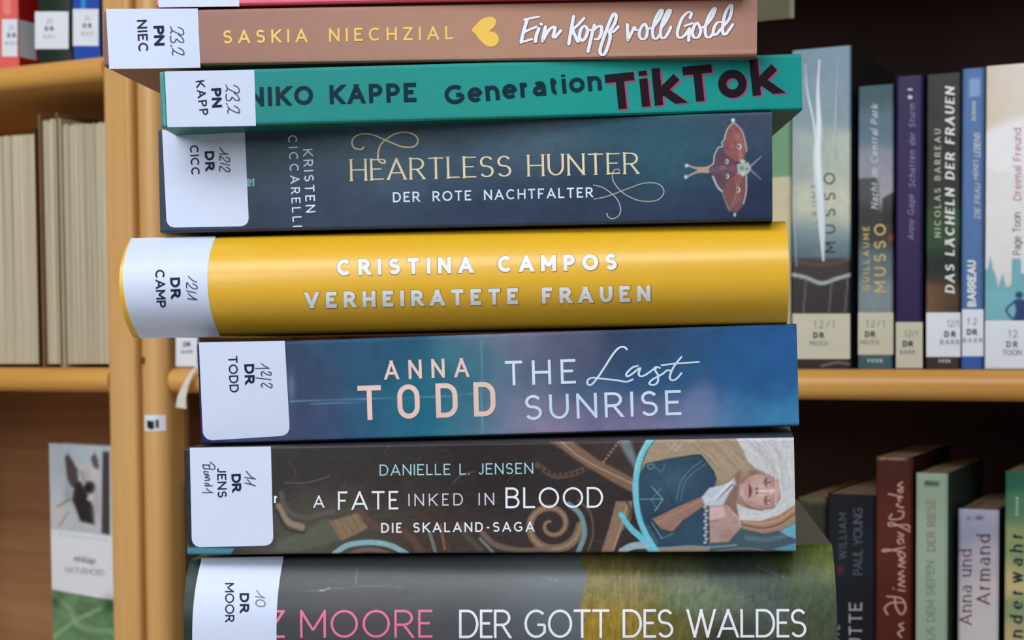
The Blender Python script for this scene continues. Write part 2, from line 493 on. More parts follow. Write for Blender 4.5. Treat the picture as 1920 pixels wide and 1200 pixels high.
def cover_mesh(fr, L, T, W, c, r, nx, nz, paint, side_col, material, parent, roundend=0):
    """U-shaped cover: spine surface y=f(z), two boards; painted per vertex"""
    tz = np.linspace(0, T, nz)
    ee = np.where(tz < r, r-tz, np.where(tz > T-r, tz-(T-r), 0))
    def f(z):
        z = np.asarray(z, float)
        return fr.f(z)
    ysp = f(tz)+r*(1-np.sqrt(np.clip(1-(ee/r)**2, 0, 1)))
    yk = r+.0004
    outer = [(W, 0.0), (yk, 0.0)]+list(zip(ysp, tz))+[(yk, T), (W, T)]
    inner = [(W, c), (yk+.0002, c)]+[(max(y+c, c*0+y+c), min(max(t, c), T-c)) for y, t in zip(ysp, tz)]+[(yk+.0002, T-c), (W, T-c)]
    n = len(outer); xs = np.linspace(0, L, nx)
    O2 = np.array(outer); I2 = np.array(inner)
    V = np.zeros((nx, 2*n, 3))
    V[:, :, 0] = xs[:, None]
    V[:, :n, 1] = O2[:, 0]; V[:, :n, 2] = O2[:, 1]
    V[:, n:, 1] = I2[:, 0]; V[:, n:, 2] = I2[:, 1]
    V = V.reshape(-1, 3)
    Fc = []
    i, j = np.meshgrid(np.arange(nx-1), np.arange(n-1), indexing='ij'); i = i.ravel(); j = j.ravel()
    a = i*2*n+j
    Fc += np.stack([a, a+2*n, a+2*n+1, a+1], 1).tolist()
    b = a+n
    Fc += np.stack([b, b+1, b+2*n+1, b+2*n], 1).tolist()
    for k in range(n-1):
        Fc.append((k, k+1, n+k+1, n+k)); q = (nx-1)*2*n
        Fc.append((q+k, q+n+k, q+n+k+1, q+k+1))
    for k in range(nx-1):
        q = k*2*n
        Fc.append((q, q+n, q+3*n, q+2*n)); Fc.append((q+n-1, q+3*n-1, q+4*n-1, q+2*n-1))
    C = np.zeros((nx, 2*n, 3)); C[:] = lin(side_col)
    XX, ZZ = np.meshgrid(xs, tz, indexing='ij')
    P = project(fr.world(XX, np.broadcast_to(ysp, XX.shape), ZZ))
    pc = paint(P[..., 0], P[..., 1])
    C[:, 2:2+nz] = pc
    if side_col is None: pass
    o = mesh_obj('cover', V, Fc, material, parent, C.reshape(-1, 3), smooth=False)
    if fr_is_curved(fr, T):
        o.data.polygons.foreach_set('use_smooth', [True]*len(o.data.polygons))
        o.data.set_sharp_from_angle(angle=math.radians(40)) if hasattr(o.data, 'set_sharp_from_angle') else None
    return o
def fr_is_curved(fr, T): return abs(float(fr.f(np.array(T/2)))) > 1e-4

def bulge(T, b, p=2.0):
    return lambda z: -b*(1-np.clip(np.abs(2*np.asarray(z, float)/T-1), 0, 1)**p)

STACK = 'stack of library books in the foreground'
def stack_book(kind, label, corners, yaw, yc, paint, side_col, W=.135, b=0.0, c=.0005, r=.0009, step=3.0, inset=.0008, rough=.4, coat=.0, spec=.22, bp=2.0, pin=None):
    TL, TR, BR, BL = [np.array(p, float) for p in corners]
    ya = math.radians(yaw); n = np.array([math.sin(ya), math.cos(ya), 0]); P0 = EYE*[1, 1, 0]+np.array([0, yc, 0])
    tl, tr, br, bl = [hit(p[None], P0, n)[0] for p in (TL, TR, BR, BL)]
    e1 = ((br-bl)+(tr-tl)); e1 /= np.linalg.norm(e1)
    e2 = np.cross(e1, n); e2 = e2/np.linalg.norm(e2)
    if e2[2] < 0: e2 = -e2
    L = ((br-bl)@e1+(tr-tl)@e1)/2; T = ((tl-bl)@e2+(tr-br)@e2)/2
    mid = (tl+tr+br+bl)/4
    O = mid-e1*L/2-e2*T/2
    fr = Frame(O, e1, n, e2, bulge(T, b, bp) if b else None)
    fr.L, fr.T = L, T
    root = empty(kind, fr.matrix(), label, 'book', STACK)
    bpy.context.view_layer.update()
    ppm = FOC/yc
    nx = max(20, int(L*ppm/step)); nz = max(12, int(T*ppm/step))
    m = mat('printed_cover_%s_%.2f_%.2f' % ('gloss' if rough < .35 else 'satin', rough, coat), None, rough, .02, 200, coat=coat, spec=spec, vcol=True)
    cover_mesh(fr, L, T, W, c, r, nx, nz, paint, side_col, m, root)
    z0, z1 = c+.0001, T-c-.0001
    if b:   # rounded text block following the spine
        zz = np.linspace(z0, z1, 14)
        poly = [(float(fr.f(z))+c+.0006, float(z)) for z in zz]
        poly = [(W-.003, z0)]+poly+[(W-.003, z1)]
        extrude_poly(poly[::-1], L-2*inset, 'pages', PAGES_Z, root, x0=inset)
    else:
        box('pages', inset, L-inset, c+.0004, W-inset, z0, z1, PAGES_Z, root)
    return root, fr

def spine_label(fr, root, corners, rad=0.0, material=None, name='spine_label', round_top=False, wrap=True, off=.00010, rad_top=0.0):
    """paper label lying on the spine; corners TL TR BR BL in pixels"""
    q = np.array(corners, float); x, z = fr.local(q)
    nz, nxn = 26, 8; V = []; Fc = []
    hgt = ((z[0]-z[3])+(z[1]-z[2]))/2
    for i in range(nz+1):
        t = i/nz; ts = t
        if rad: ts = t if i > 6 else (t*nz/6)**1.6*(6/nz)   # denser rows near the bottom corners
        zl = z[3]+(z[0]-z[3])*ts; zr = z[2]+(z[1]-z[2])*ts
        xl = x[3]+(x[0]-x[3])*ts; xr = x[2]+(x[1]-x[2])*ts
        hb = ts*hgt; ht = (1-ts)*hgt; ins = 0.0
        if rad and hb < rad: ins = rad-math.sqrt(max(rad*rad-(rad-hb)**2, 0))
        if rad_top and ht < rad_top: ins = rad_top-math.sqrt(max(rad_top**2-(rad_top-ht)**2, 0))
        xl += ins; xr -= ins
        for j in range(nxn+1):
            s = j/nxn; zz = zl+(zr-zl)*s
            V.append((xl+(xr-xl)*s, float(fr.f(np.array(zz)))-off, zz))
    for i in range(nz):
        for j in range(nxn):
            a = i*(nxn+1)+j; Fc.append((a, a+1, a+nxn+2, a+nxn+1))
    o = mesh_obj(name, V, Fc, material or LABEL, root, smooth=True)
    return o

def label_print(fr, lab, lines, hand, hand_org, hand_sc, faint=False, hw=2.1):
    for (t, p0, p1, h, w) in lines:
        ink(fr, text_polys(t, p0, p1, h, w+.015, k=1.3 if w > .2 else 1.1), 'printed_shelf_mark', INKD, lab, off=.0002)
    if hand:
        ink(fr, script_polys(hand, hw, hand_org, hand_sc, contrast=.85), 'handwritten_number', PENL if faint else PEN, lab, off=.0002)

def title(fr, root, txt, p0, p1, h, m, name='title_text', off=.00012, **k):
    return ink(fr, text_polys(txt, p0, p1, h, **k), name, m, root, off=off)

# ================================================================== BOOKCASES (behind)
TH = math.radians(26)
U = np.array([math.cos(TH), -math.sin(TH), 0]); Vv = np.array([math.sin(TH), math.cos(TH), 0]); Zz = np.array([0, 0, 1.0])
B0 = np.array([0.207, 1.036, 0.0])
def onplane(px, py, v=0.0):
    return hit(np.array([[px, py]], float), B0+Vv*v, Vv)[0]
def uz(px, py, v=0.0):
    P = onplane(px, py, v)-B0
    return float(P@U), float(P[2])
Z_MID = uz(1700, 693)[1]
Z_UPL = uz(100, 112)[1]
Z_LOW = Z_MID-.270
Z_LOWL = Z_MID-.325
Z_UPR = Z_MID+.335
TSH = .0205
WOOD_H = wood('beech_shelf_edge', (216, 162, 84), (196, 138, 62), 'u')
WOOD_V = wood('beech_upright', (210, 164, 104), (192, 142, 82), 'z')
WOOD_VD = wood('beech_side_panel', (150, 100, 60), (128, 82, 46), 'z')
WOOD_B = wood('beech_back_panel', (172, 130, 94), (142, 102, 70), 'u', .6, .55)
WOOD_D = wood('shade_toned_back_panel', (50, 25, 16), (34, 17, 11), 'u', .6, .6)  # shade inside the right bay is painted in as darker wood

def bcmat(u=0, z=0, v=0):
    return Frame(B0+U*u+Vv*v+Zz*z, U, Vv, Zz).matrix()

uL0, _ = uz(200, 640); uL1, _ = uz(253, 640); uR1, _ = uz(301, 640)
def bullnose(t, d, n=10):
    r = t/2
    return [(r-r*math.sin(math.pi*i/n), r-r*math.cos(math.pi*i/n)) for i in range(n+1)]+[(d, t), (d, 0)]
def make_shelf(root, u0, u1, z_top, base_u, d=.27, endround=False, m=None):
    poly = bullnose(TSH, d)
    sh = extrude_poly(poly[::-1], u1-u0, 'shelf', m or WOOD_H, root, x0=u0-base_u, smooth=False)
    for v in sh.data.vertices: v.co.z += z_top-TSH
    sh.data.polygons.foreach_set('use_smooth', [True]*len(sh.data.polygons))
    if hasattr(sh.data, 'set_sharp_from_angle'): sh.data.set_sharp_from_angle(angle=math.radians(35))
    if endround:
        b = sh.modifiers.new('bevel', 'BEVEL'); b.width = .0035; b.segments = 3; b.limit_method = 'ANGLE'; b.angle_limit = math.radians(60)
    return sh

# left bookcase
bcL = empty('bookcase', bcmat(uL0, 0), 'light beech bookcase on the left with rounded shelf edges and a flat upright', 'bookcase')
uLL = uz(-420, 640)[0]
box('side_panel', 0, uL1-uL0-.0006, 0, .29, 0, 2.0, WOOD_V, bcL, .004)
box('side_panel', uLL-uL0-.022, uLL-uL0, 0, .29, 0, 2.0, WOOD_V, bcL, .004)
box('back_panel', uLL-uL0, -.0002, .27, .278, .05, 2.0, WOOD_B, bcL)
for z in (Z_UPL, Z_MID, Z_LOWL, Z_LOWL-.3, .12): make_shelf(bcL, uLL+.0002, uL0-.0002, z, uL0, .269)
make_shelf(bcL, uLL+.0002, uL0-.0002, 1.86, uL0, .269)
# right bookcase
uRR = uz(2300, 640)[0]
bcR = empty('bookcase', bcmat(uL1, 0), 'light beech bookcase on the right with a rounded post and dark interior', 'bookcase')
pw = uR1-uL1
poly = [(pw/2-pw/2*math.cos(math.pi*i/14), pw/2-pw/2*math.sin(math.pi*i/14)) for i in range(15)]+[(pw, .29), (0, .29)]
o = extrude_poly(poly, 2.0, 'side_panel', WOOD_V, bcR, axis='z')
o.data.polygons.foreach_set('use_smooth', [True]*len(o.data.polygons))
if hasattr(o.data, 'set_sharp_from_angle'): o.data.set_sharp_from_angle(angle=math.radians(40))
box('side_panel', uRR-uL1+.0002, uRR-uL1+.023, 0, .29, 0, 2.0, WOOD_V, bcR, .004)
box('side_shade_sheet', pw+.0002, pw+.004, .030, .268, .1, 1.95, wood('shaded_inner_side', (112, 72, 44), (90, 56, 34), 'z'), bcR)  # added sheet over the side panel; inner wall's shade put into its colour
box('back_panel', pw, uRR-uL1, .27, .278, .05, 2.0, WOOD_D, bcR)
for z in (Z_UPR, Z_MID, Z_LOW, Z_LOW-.3, .12): make_shelf(bcR, uR1+.0045, uRR-.0002, z, uL1, .269, endround=True)
make_shelf(bcR, uR1+.0045, uRR-.0002, 1.90, uL1, .269, endround=True)
# bolt marks and sticker on the post
def post_frame():
    f = lambda z: 0*z
    return Frame(B0+U*(uL1+pw/2)+Zz*1.3-Vv*.0003, U, Vv, Zz, f)
pf = post_frame()
st = Frame(B0+U*(uL1+pw*.45)+Zz*1.3-Vv*.0002, U, Vv, Zz)
x, z = st.local(np.array([[270, 778], [312, 783], [312, 812], [270, 808]]))
mk = empty('sticker', st.matrix(), 'small white sticker with black marks on the rounded bookcase post', 'sticker')
def curved_patch(name, x0, x1, z0, z1, m, par, off):
    V = []; Fc = []; n = 8; r = pw/2; xc = pw*.05
    for i in range(n+1):
        xx = x0+(x1-x0)*i/n; a = max(-.98, min(.98, (xx-xc)/r)); y = r-r*math.sqrt(1-a*a)-off
        V += [(xx, y, z0), (xx, y, z1)]
    for i in range(n): a = i*2; Fc.append((a, a+2, a+3, a+1))
    return mesh_obj(name, V, Fc, m, par, smooth=True)
curved_patch('paper', x[0], min(x[1], pw*.5), z[3], z[0], LABELW, mk, .0003)
BLK = mat('black_print', (24, 24, 30), .5)
for (a, b_, c_, d_) in ((.2, .32, .68, .2), (.30, .58, .64, .12), (.66, .78, .72, .2)):
    wdt = min(x[1], pw*.5)-x[0]; hh = z[0]-z[3]
    curved_patch('black_mark', x[0]+wdt*a, x[0]+wdt*b_, z[3]+hh*d_, z[3]+hh*c_, BLK, mk, .0006)
bm = empty('bolt', pf.matrix(), 'dark round bolt head on the rounded bookcase post', 'bolt')
x, z = pf.local(np.array([[267, 676]]))
V = [(x[0]+.0022*math.cos(a*math.pi/6), (-.0003 if s else .006), z[0]+.003*math.sin(a*math.pi/6)) for s in (0, 1) for a in range(12)]
mesh_obj('bolt_head', V, [tuple(range(12, 24))]+[(i, (i+1) % 12, 12+(i+1) % 12, 12+i) for i in range(12)], mat('dark_metal', (95, 75, 60), .4, metallic=.3), bm)

# ------------------------------------------------------------------ upright shelf books
def shelf_book(label, px0, px1, ytop, zshelf, paint, side_col, depth=.135, v=.012, group=None, step=4, hard=False, rough=.45, b=0.0, yref=None, yawx=0.0, ymid=None, coat=0.0):
    ymid = ymid if ymid is not None else max(ytop, 0)+150
    P0 = onplane(px0, ymid, v)-B0; P1 = onplane(px1, ymid, v)-B0
    u0, u1 = float(P0@U), float(P1@U); zt = uz((px0+px1)/2, ytop, v)[1]
    zshelf = zshelf+.0003; Wd = u1-u0; H = zt-zshelf
    fr = Frame(B0+U*u0+Vv*v+Zz*zshelf, U, Vv, Zz)
    if b:
        fr.f = lambda z: 0*np.asarray(z, float)
    root = empty('book', fr.matrix(), label, 'book', group)
    m = mat('shelf_cover_%.2f_%.2f' % (rough, coat), None, rough, .03, 120, vcol=True, coat=coat)
    c = .0022 if hard else .0006
    # spine profile across x
    nx = max(7, int(Wd*2800/step)); nz = max(8, int(H*2800/step))
    xs = np.linspace(0, Wd, nx)
    ys = b*(np.abs(2*xs/Wd-1)**2)
    rr = .0012
    ed = np.minimum(xs, Wd-xs); ys = ys+np.where(ed < rr, (1-np.sqrt(np.clip(1-(1-ed/rr)**2, 0, 1)))*rr, 0)
    outer = [(0, depth), (0, ys[0]+.0006)]+list(zip(xs, ys))+[(Wd, ys[-1]+.0006), (Wd, depth)]
    inner = [(c, depth), (c, ys[0]+c+.0007)]+[(min(max(x, c), Wd-c), y+c) for x, y in zip(xs, ys)]+[(Wd-c, ys[-1]+c+.0007), (Wd-c, depth)]
    n = len(outer); zs = np.linspace(0, H, nz)
    V = np.zeros((nz, 2*n, 3)); V[:, :, 2] = zs[:, None]
    V[:, :n, :2] = outer; V[:, n:, :2] = inner
    Vf = V.reshape(-1, 3); Fc = []
    i, j = np.meshgrid(np.arange(nz-1), np.arange(n-1), indexing='ij'); a = (i*2*n+j).ravel()
    Fc += np.stack([a, a+1, a+2*n+1, a+2*n], 1).tolist()
    bb = a+n; Fc += np.stack([bb, bb+2*n, bb+2*n+1, bb+1], 1).tolist()
    q = (nz-1)*2*n
    for k in range(n-1):
        Fc.append((k, n+k, n+k+1, k+1)); Fc.append((q+k, q+k+1, q+n+k+1, q+n+k))
    for k in range(nz-1):
        q = k*2*n; Fc.append((q, q+2*n, q+3*n, q+n)); Fc.append((q+n-1, q+2*n-1, q+4*n-1, q+3*n-1))
    C = np.zeros((nz, 2*n, 3)); C[:] = lin(side_col)
    P = project(fr.world(V[:, 2:n-2, 0], V[:, 2:n-2, 1], V[:, 2:n-2, 2]))
    C[:, 2:n-2] = paint(P[..., 0], P[..., 1])
    mesh_obj('cover', Vf, Fc, m, root, C.reshape(-1, 3))
    ins = .003 if hard else .0006
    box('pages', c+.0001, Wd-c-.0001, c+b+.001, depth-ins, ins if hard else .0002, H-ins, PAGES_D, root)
    # printed surface in front of the profile
    fr2 = Frame(fr.O, U, Vv, Zz)
    fr2.d = fr.d
    fr2.W, fr2.H = Wd, H
    if b: fr2.O = fr.O+Vv*(b*0.25)
    return root, fr2

def flatcol(c, nz=.06, sx=20, sy=60, seed=1):
    def p(X_, Y_):
        P = Paint(X_, Y_, c); P.noise(nz, sx, sy, seed); return P.C
    return p

def shelf_label(fr, root, y0, y1, x0, x1, lines, m=None, b=0.0):
    lab = ink(fr, [[(x0, y0), (x1, y0), (x1, y1), (x0, y1)]], 'spine_label', m or LABELB, root, off=.0002)
    for (t, xa, xb, y, h, w, faint) in lines:
        ink(fr, text_polys(t, (xa, y), (xb, y), h, w), 'printed_shelf_mark', PENL if faint else INKD, lab, off=.0004)
    return lab

MIDG = 'novels standing on the middle shelf of the right bookcase'
# green and cream book
def p_(X_, Y_):
    P = Paint(X_, Y_, (105, 145, 110)); P.mix((190, 180, 150), (Y_ > 331).astype(float)); P.noise(.06, 20, 80); return P.C
shelf_book('green and cream book half hidden between the foreground stack and the pale suspension-bridge novel', 1435, 1482, 150, Z_MID, p_, (90, 120, 90), group=MIDG)

# big MUSSO
def p_(X_, Y_):
    P = Paint(X_, Y_, (150, 165, 165))
    P.rbf([(1500, 90, (88, 116, 135)), (1580, 100, (96, 124, 144)), (1540, 200, (104, 128, 142)), (1500, 300, (136, 150, 150)), (1580, 300, (166, 174, 160)), (1530, 380, (178, 180, 160)),
           (1580, 400, (184, 188, 168)), (1540, 440, (120, 145, 150)), (1500, 470, (60, 84, 98)), (1580, 470, (70, 96, 108))], 38, 10)
    P.poly([(1470, 484), (1610, 484), (1610, 700), (1470, 700)], (44, 36, 36), 1, 3)
    P.stroke([(1480, 488), (1540, 496), (1600, 486)], 6, (96, 56, 50), .7)
    P.noise(.14, 8, 14, 5)
    P.stroke([(1480, 514), (1510, 520), (1540, 531), (1570, 522), (1602, 513)], 6, (170, 178, 180), .9)
    for a in (1512, 1560, 1590): P.stroke([(a, 520), (a-6, 590)], 2.5, (120, 120, 118), .6)
    P.stroke([(1540, 686), (1570, 680), (1600, 684)], 4, (130, 130, 125), .6)
    P.blob(1560, 660, 26, 10, (60, 55, 52), .6)
    return P.C
r, f = shelf_book('tall thick novel with a misty blue suspension-bridge spine and creased clear plastic film', 1484, 1595, 90, Z_MID, p_, (40, 48, 58), group=MIDG, step=2.6, rough=.3, coat=.3)
dk = mat('dark_slate_print', (38, 48, 56), .5); gy = mat('grey_print', (120, 130, 130), .5)
title(f, r, 'GUILLAUME', (1533, 478), (1533, 345), 12, gy, 'author_text', w=.12)
title(f, r, 'MUSSO', (1567, 474), (1566, 324), 22, dk, 'author_text', w=.13)
shelf_label(f, r, 588, 673, 1486, 1594, [('12/1', 1526, 1566, 615, 14, .1, True), ('DR', 1525, 1545, 634, 11, .22, False), ('MUSS', 1519, 1552, 648, 9, .15, True)])
film = mat('glare_white_film_crease', (205, 214, 222), .15, .02, coat=.6)  # raised creases whose whitish colour stands in for glare on the film
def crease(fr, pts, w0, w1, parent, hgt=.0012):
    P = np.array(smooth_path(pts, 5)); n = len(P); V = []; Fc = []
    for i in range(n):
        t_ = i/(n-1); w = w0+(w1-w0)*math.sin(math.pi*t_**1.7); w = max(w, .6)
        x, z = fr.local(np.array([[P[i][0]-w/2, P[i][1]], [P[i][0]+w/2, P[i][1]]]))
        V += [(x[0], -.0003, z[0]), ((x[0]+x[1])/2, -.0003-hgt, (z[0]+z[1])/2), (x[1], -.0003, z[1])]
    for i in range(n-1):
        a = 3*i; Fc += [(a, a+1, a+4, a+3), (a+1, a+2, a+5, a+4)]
    return mesh_obj('film_crease_glare', V, Fc, film, parent, smooth=True)
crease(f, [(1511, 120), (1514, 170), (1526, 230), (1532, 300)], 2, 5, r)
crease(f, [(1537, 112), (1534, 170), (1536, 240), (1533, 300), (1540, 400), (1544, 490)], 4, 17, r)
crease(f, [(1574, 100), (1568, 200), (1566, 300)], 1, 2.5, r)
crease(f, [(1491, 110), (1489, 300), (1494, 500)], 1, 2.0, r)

# MUSSO Central Park
def p_(X_, Y_):
    P = Paint(X_, Y_, (80, 105, 120))
    P.rbf([(1640, 165, (62, 84, 96)), (1640, 240, (84, 108, 122)), (1640, 310, (134, 138, 152)), (1660, 350, (150, 148, 160)), (1620, 420, (60, 58, 60)), (1660, 440, (48, 46, 48)), (1640, 490, (92, 108, 118)), (1640, 560, (122, 134, 140))], 30, 6)
    P.poly([(1600, 335), (1642, 332), (1648, 345), (1648, 400), (1690, 395), (1690, 420), (1600, 420)], (48, 48, 50), .85, 2)
    P.poly([(1654, 372), (1670, 362), (1690, 358), (1690, 420), (1654, 420)], (38, 38, 42), .9, 1.5)
    P.poly([(1600, 666), (1690, 666), (1690, 700), (1600, 700)], (62, 92, 98), 1, 1)
    P.blob(1672, 446, 6, 6, (160, 75, 55), .8); P.noise(.12, 8, 12, 8)
    return P.C
r, f = shelf_book('slim novel with grey city-skyline spine and yellow author name beside the suspension-bridge novel', 1609, 1675, 160, Z_MID, p_, (30, 32, 38), group=MIDG, step=2.6, depth=.12, v=.016)
ye = mat('yellow_print', (196, 172, 96), .5); pg = mat('pale_grey_print', (188, 194, 200), .5)
title(f, r, 'Nacht im Central Park', (1646, 392), (1646, 196), 13, pg, w=.14, slant=.2)
title(f, r, 'GUILLAUME', (1630, 545), (1630, 425), 12, ye, 'author_text', w=.16)
title(f, r, 'MUSSO', (1661, 548), (1661, 420), 22, ye, 'author_text', w=.15)
shelf_label(f, r, 586, 665, 1609, 1675, [('12/1', 1624, 1660, 613, 13, .1, True), ('DR', 1622, 1641, 632, 11, .22, False), ('MUSS', 1614, 1648, 646, 9, .15, True)])
title(f, r, 'PIPER', (1627, 680), (1655, 680), 7, pg, 'publisher_text', w=.2)

# purple
r, f = shelf_book('narrow dark purple novel with pale script spine', 1680, 1730, 142, Z_MID, flatcol((44, 30, 74), .08, 10, 80), (28, 20, 48), group=MIDG, depth=.125)
lv = mat('lavender_print', (130, 118, 160), .5)
title(f, r, 'Anny Gage', (1714, 450), (1714, 365), 12, lv, 'author_text', w=.13, slant=.15)
title(f, r, 'Schatten der Sturm', (1716, 352), (1716, 195), 12, lv, w=.13, slant=.2)
title(f, r, 'er', (1711, 186), (1711, 164), 11, pg, 'publisher_text', w=.3)
shelf_label(f, r, 604, 690, 1680, 1730, [('12/1', 1696, 1722, 631, 12, .1, True), ('DR', 1693, 1712, 650, 11, .22, False), ('BARR', 1688, 1716, 664, 8, .15, True)])

# Laecheln
def p_(X_, Y_):
    P = Paint(X_, Y_, (40, 44, 42)); P.rbf([(1770, 150, (46, 48, 46)), (1770, 350, (38, 42, 36)), (1745, 430, (46, 72, 44)), (1780, 500, (30, 40, 34)), (1745, 570, (120, 84, 60)), (1790, 575, (46, 50, 40))], 34, 12)
    P.poly([(1730, 670), (1810, 670), (1810, 700), (1730, 700)], (62, 48, 44), 1, 1); P.noise(.3, 9, 9, 4); return P.C
r, f = shelf_book('dark green-black novel with white italic capitals between the purple and blue spines', 1737, 1801, 138, Z_MID, p_, (18, 18, 20), group=MIDG, step=3)
wh = mat('white_print', (226, 226, 224), .5); cr_ = mat('cream_print', (190, 188, 168), .5)
title(f, r, 'NICOLAS BARREAU', (1764, 445), (1764, 242), 12, cr_, 'author_text', w=.16, serif=.07, contrast=.6)
title(f, r, 'DAS LÄCHELN DER FRAUEN', (1790, 550), (1790, 164), 18, wh, w=.2, contrast=.55, serif=.06, slant=.15)
shelf_label(f, r, 586, 669, 1737, 1801, [('12/1', 1776, 1799, 613, 13, .1, True), ('DR', 1771, 1792, 632, 11, .22, False), ('BARR', 1763, 1799, 646, 9, .15, True)], LABELW)
title(f, r, 'PIPER', (1760, 680), (1782, 680), 6, pg, 'publisher_text', w=.2)

# blue Barreau
def p_(X_, Y_):
    P = Paint(X_, Y_, (78, 110, 160)); P.poly([(1817, 148), (1837, 148), (1837, 181), (1817, 181)], (130, 162, 205), .8); P.mix((52, 92, 168), (Y_ > 668).astype(float)); P.noise(.08, 12, 40); return P.C
r, f = shelf_book('slim blue novel with bold white surname at the foot of its spine', 1804, 1845, 128, Z_MID, p_, (36, 48, 78), group=MIDG, depth=.12)
title(f, r, 'BARREAU', (1830, 575), (1830, 488), 16, wh, 'author_text', w=.2)
title(f, r, 'DIE FRAU', (1838, 410), (1838, 345), 11, pg, w=.13, slant=.25)
title(f, r, 'MEINES', (1834, 338), (1834, 300), 9, pg, w=.13, slant=.25)
title(f, r, 'LEBENS', (1838, 295), (1838, 250), 12, pg, w=.13, slant=.25)
title(f, r, 'ROMAN', (1830, 226), (1830, 190), 8, pg, w=.16)
shelf_label(f, r, 580, 668, 1804, 1844, [('12', 1814, 1832, 609, 13, .1, True), ('DR', 1813, 1832, 628, 11, .22, False), ('BARR', 1806, 1842, 642, 8, .15, True)], LABELW)

# white Toon
def p_(X_, Y_):
    P = Paint(X_, Y_, (216, 214, 212)); P.mix((196, 172, 142), np.clip((1862-X_)/6, 0, 1))
    P.rbf([(1850, 200, (198, 178, 150)), (1880, 200, (205, 196, 186)), (1915, 250, (222, 220, 224)), (1880, 400, (214, 212, 212)), (1920, 450, (216, 214, 216))], 22)
    P.poly([(1845, 505), (1852, 505), (1857, 478), (1862, 505), (1866, 512), (1872, 540), (1880, 512), (1886, 538), (1896, 535), (1897, 485), (1914, 484), (1915, 512), (1960, 512), (1960, 605), (1845, 605)], (112, 168, 178), 1, 1.3)
    P.poly([(1845, 540), (1960, 550), (1960, 605), (1845, 605)], (120, 186, 200), .5, 8)
    P.blob(1911, 553, 8, 7, (38, 62, 110), 1, 4)
    P.poly([(1901, 562), (1914, 560), (1930, 566), (1930, 602), (1899, 602), (1905, 582)], (38, 62, 110), 1, 1)
    P.stroke([(1903, 565), (1887, 581), (1898, 598)], 4, (38, 62, 110), 1)
    return P.C
r, f = shelf_book('white novel with turquoise city silhouette and blue figure on its spine, right edge', 1848, 1958, 120, Z_MID, p_, (180, 170, 155), group=MIDG, step=2, v=.008, coat=.3)
pk = mat('pink_print', (176, 120, 140), .5); gd = mat('dark_grey_print', (84, 92, 100), .5)
title(f, r, 'Page Toon', (1914, 478), (1914, 398), 15, gd, 'author_text', w=.12)
title(f, r, 'Dreimal Freund', (1915, 376), (1915, 240), 15, pk, w=.13)
shelf_label(f, r, 601, 689, 1848, 1956, [('12', 1891, 1908, 633, 14, .1, True), ('DR', 1887, 1908, 651, 11, .18, False), ('TOON', 1880, 1916, 666, 10, .15, True)], LABELW)

# thin grey book behind, left end of right middle shelf
r, f = shelf_book('grey spine with white label seen just below the left end of the yellow book', 334, 372, 330, Z_MID, flatcol((120, 112, 108)), (80, 70, 62), group=MIDG, ymid=660)
shelf_label(f, r, 600, 687, 330, 370, [('12', 342, 354, 625, 10, .12, True), ('DR', 344, 358, 650, 9, .2, False), ('BARR', 340, 362, 663, 7, .15, True)], LABELW)

# ---- lower right shelf
LOWG = 'novels standing on the lower shelf of the right bookcase'
def p_(X_, Y_):
    P = Paint(X_, Y_, (56, 52, 42)); P.poly([(1480, 915), (1560, 915), (1560, 945), (1480, 940)], (96, 90, 66), .8, 3); P.noise(.3, 12, 20, 2); return P.C
shelf_book('dark olive novel between the bottom stack book and the black spine', 1497, 1549, 932, Z_LOW, p_, (40, 38, 30), group=LOWG, ymid=980, v=.03)
def p_(X_, Y_):
    P = Paint(X_, Y_, (20, 24, 30)); P.blob(1575, 1068, 7, 9, (110, 40, 36), .8, 2); P.blob(1600, 1040, 50, 60, (30, 38, 48), .5); return P.C
r, f = shelf_book('black novel with grey serif capitals on its spine', 1551, 1640, 927, Z_LOW, p_, (10, 12, 14), group=LOWG, ymid=1050)
dg = mat('dim_grey_print', (92, 100, 112), .5); lg = mat('light_grey_print', (176, 182, 186), .5)
title(f, r, 'WILLIAM', (1587, 1048), (1587, 962), 14, dg, 'author_text', w=.1, serif=.08)
title(f, r, 'PAUL YOUNG', (1617, 1078), (1617, 952), 17, dg, 'author_text', w=.1, serif=.08)
title(f, r, 'DIE', (1574, 1208), (1574, 1172), 13, lg, w=.1, serif=.08)
title(f, r, 'HÜTTE', (1616, 1240), (1616, 1130), 24, lg, w=.1, serif=.08)
def p_(X_, Y_):
    P = Paint(X_, Y_, (86, 38, 30)); P.rbf([(1680, 870, (74, 34, 28)), (1680, 1000, (92, 40, 30)), (1680, 1150, (84, 34, 26))], 60); P.noise(.08, 20, 60)
    P.stroke([(1646, 857), (1662, 861), (1676, 860), (1700, 862)], 3, (180, 150, 125), .7); return P.C
r, f = shelf_book('tall red-brown novel with pale script lettering on its spine', 1642, 1711, 856, Z_LOW, p_, (56, 26, 20), group=LOWG, ymid=1000)
sp = mat('salmon_print', (206, 156, 140), .5)
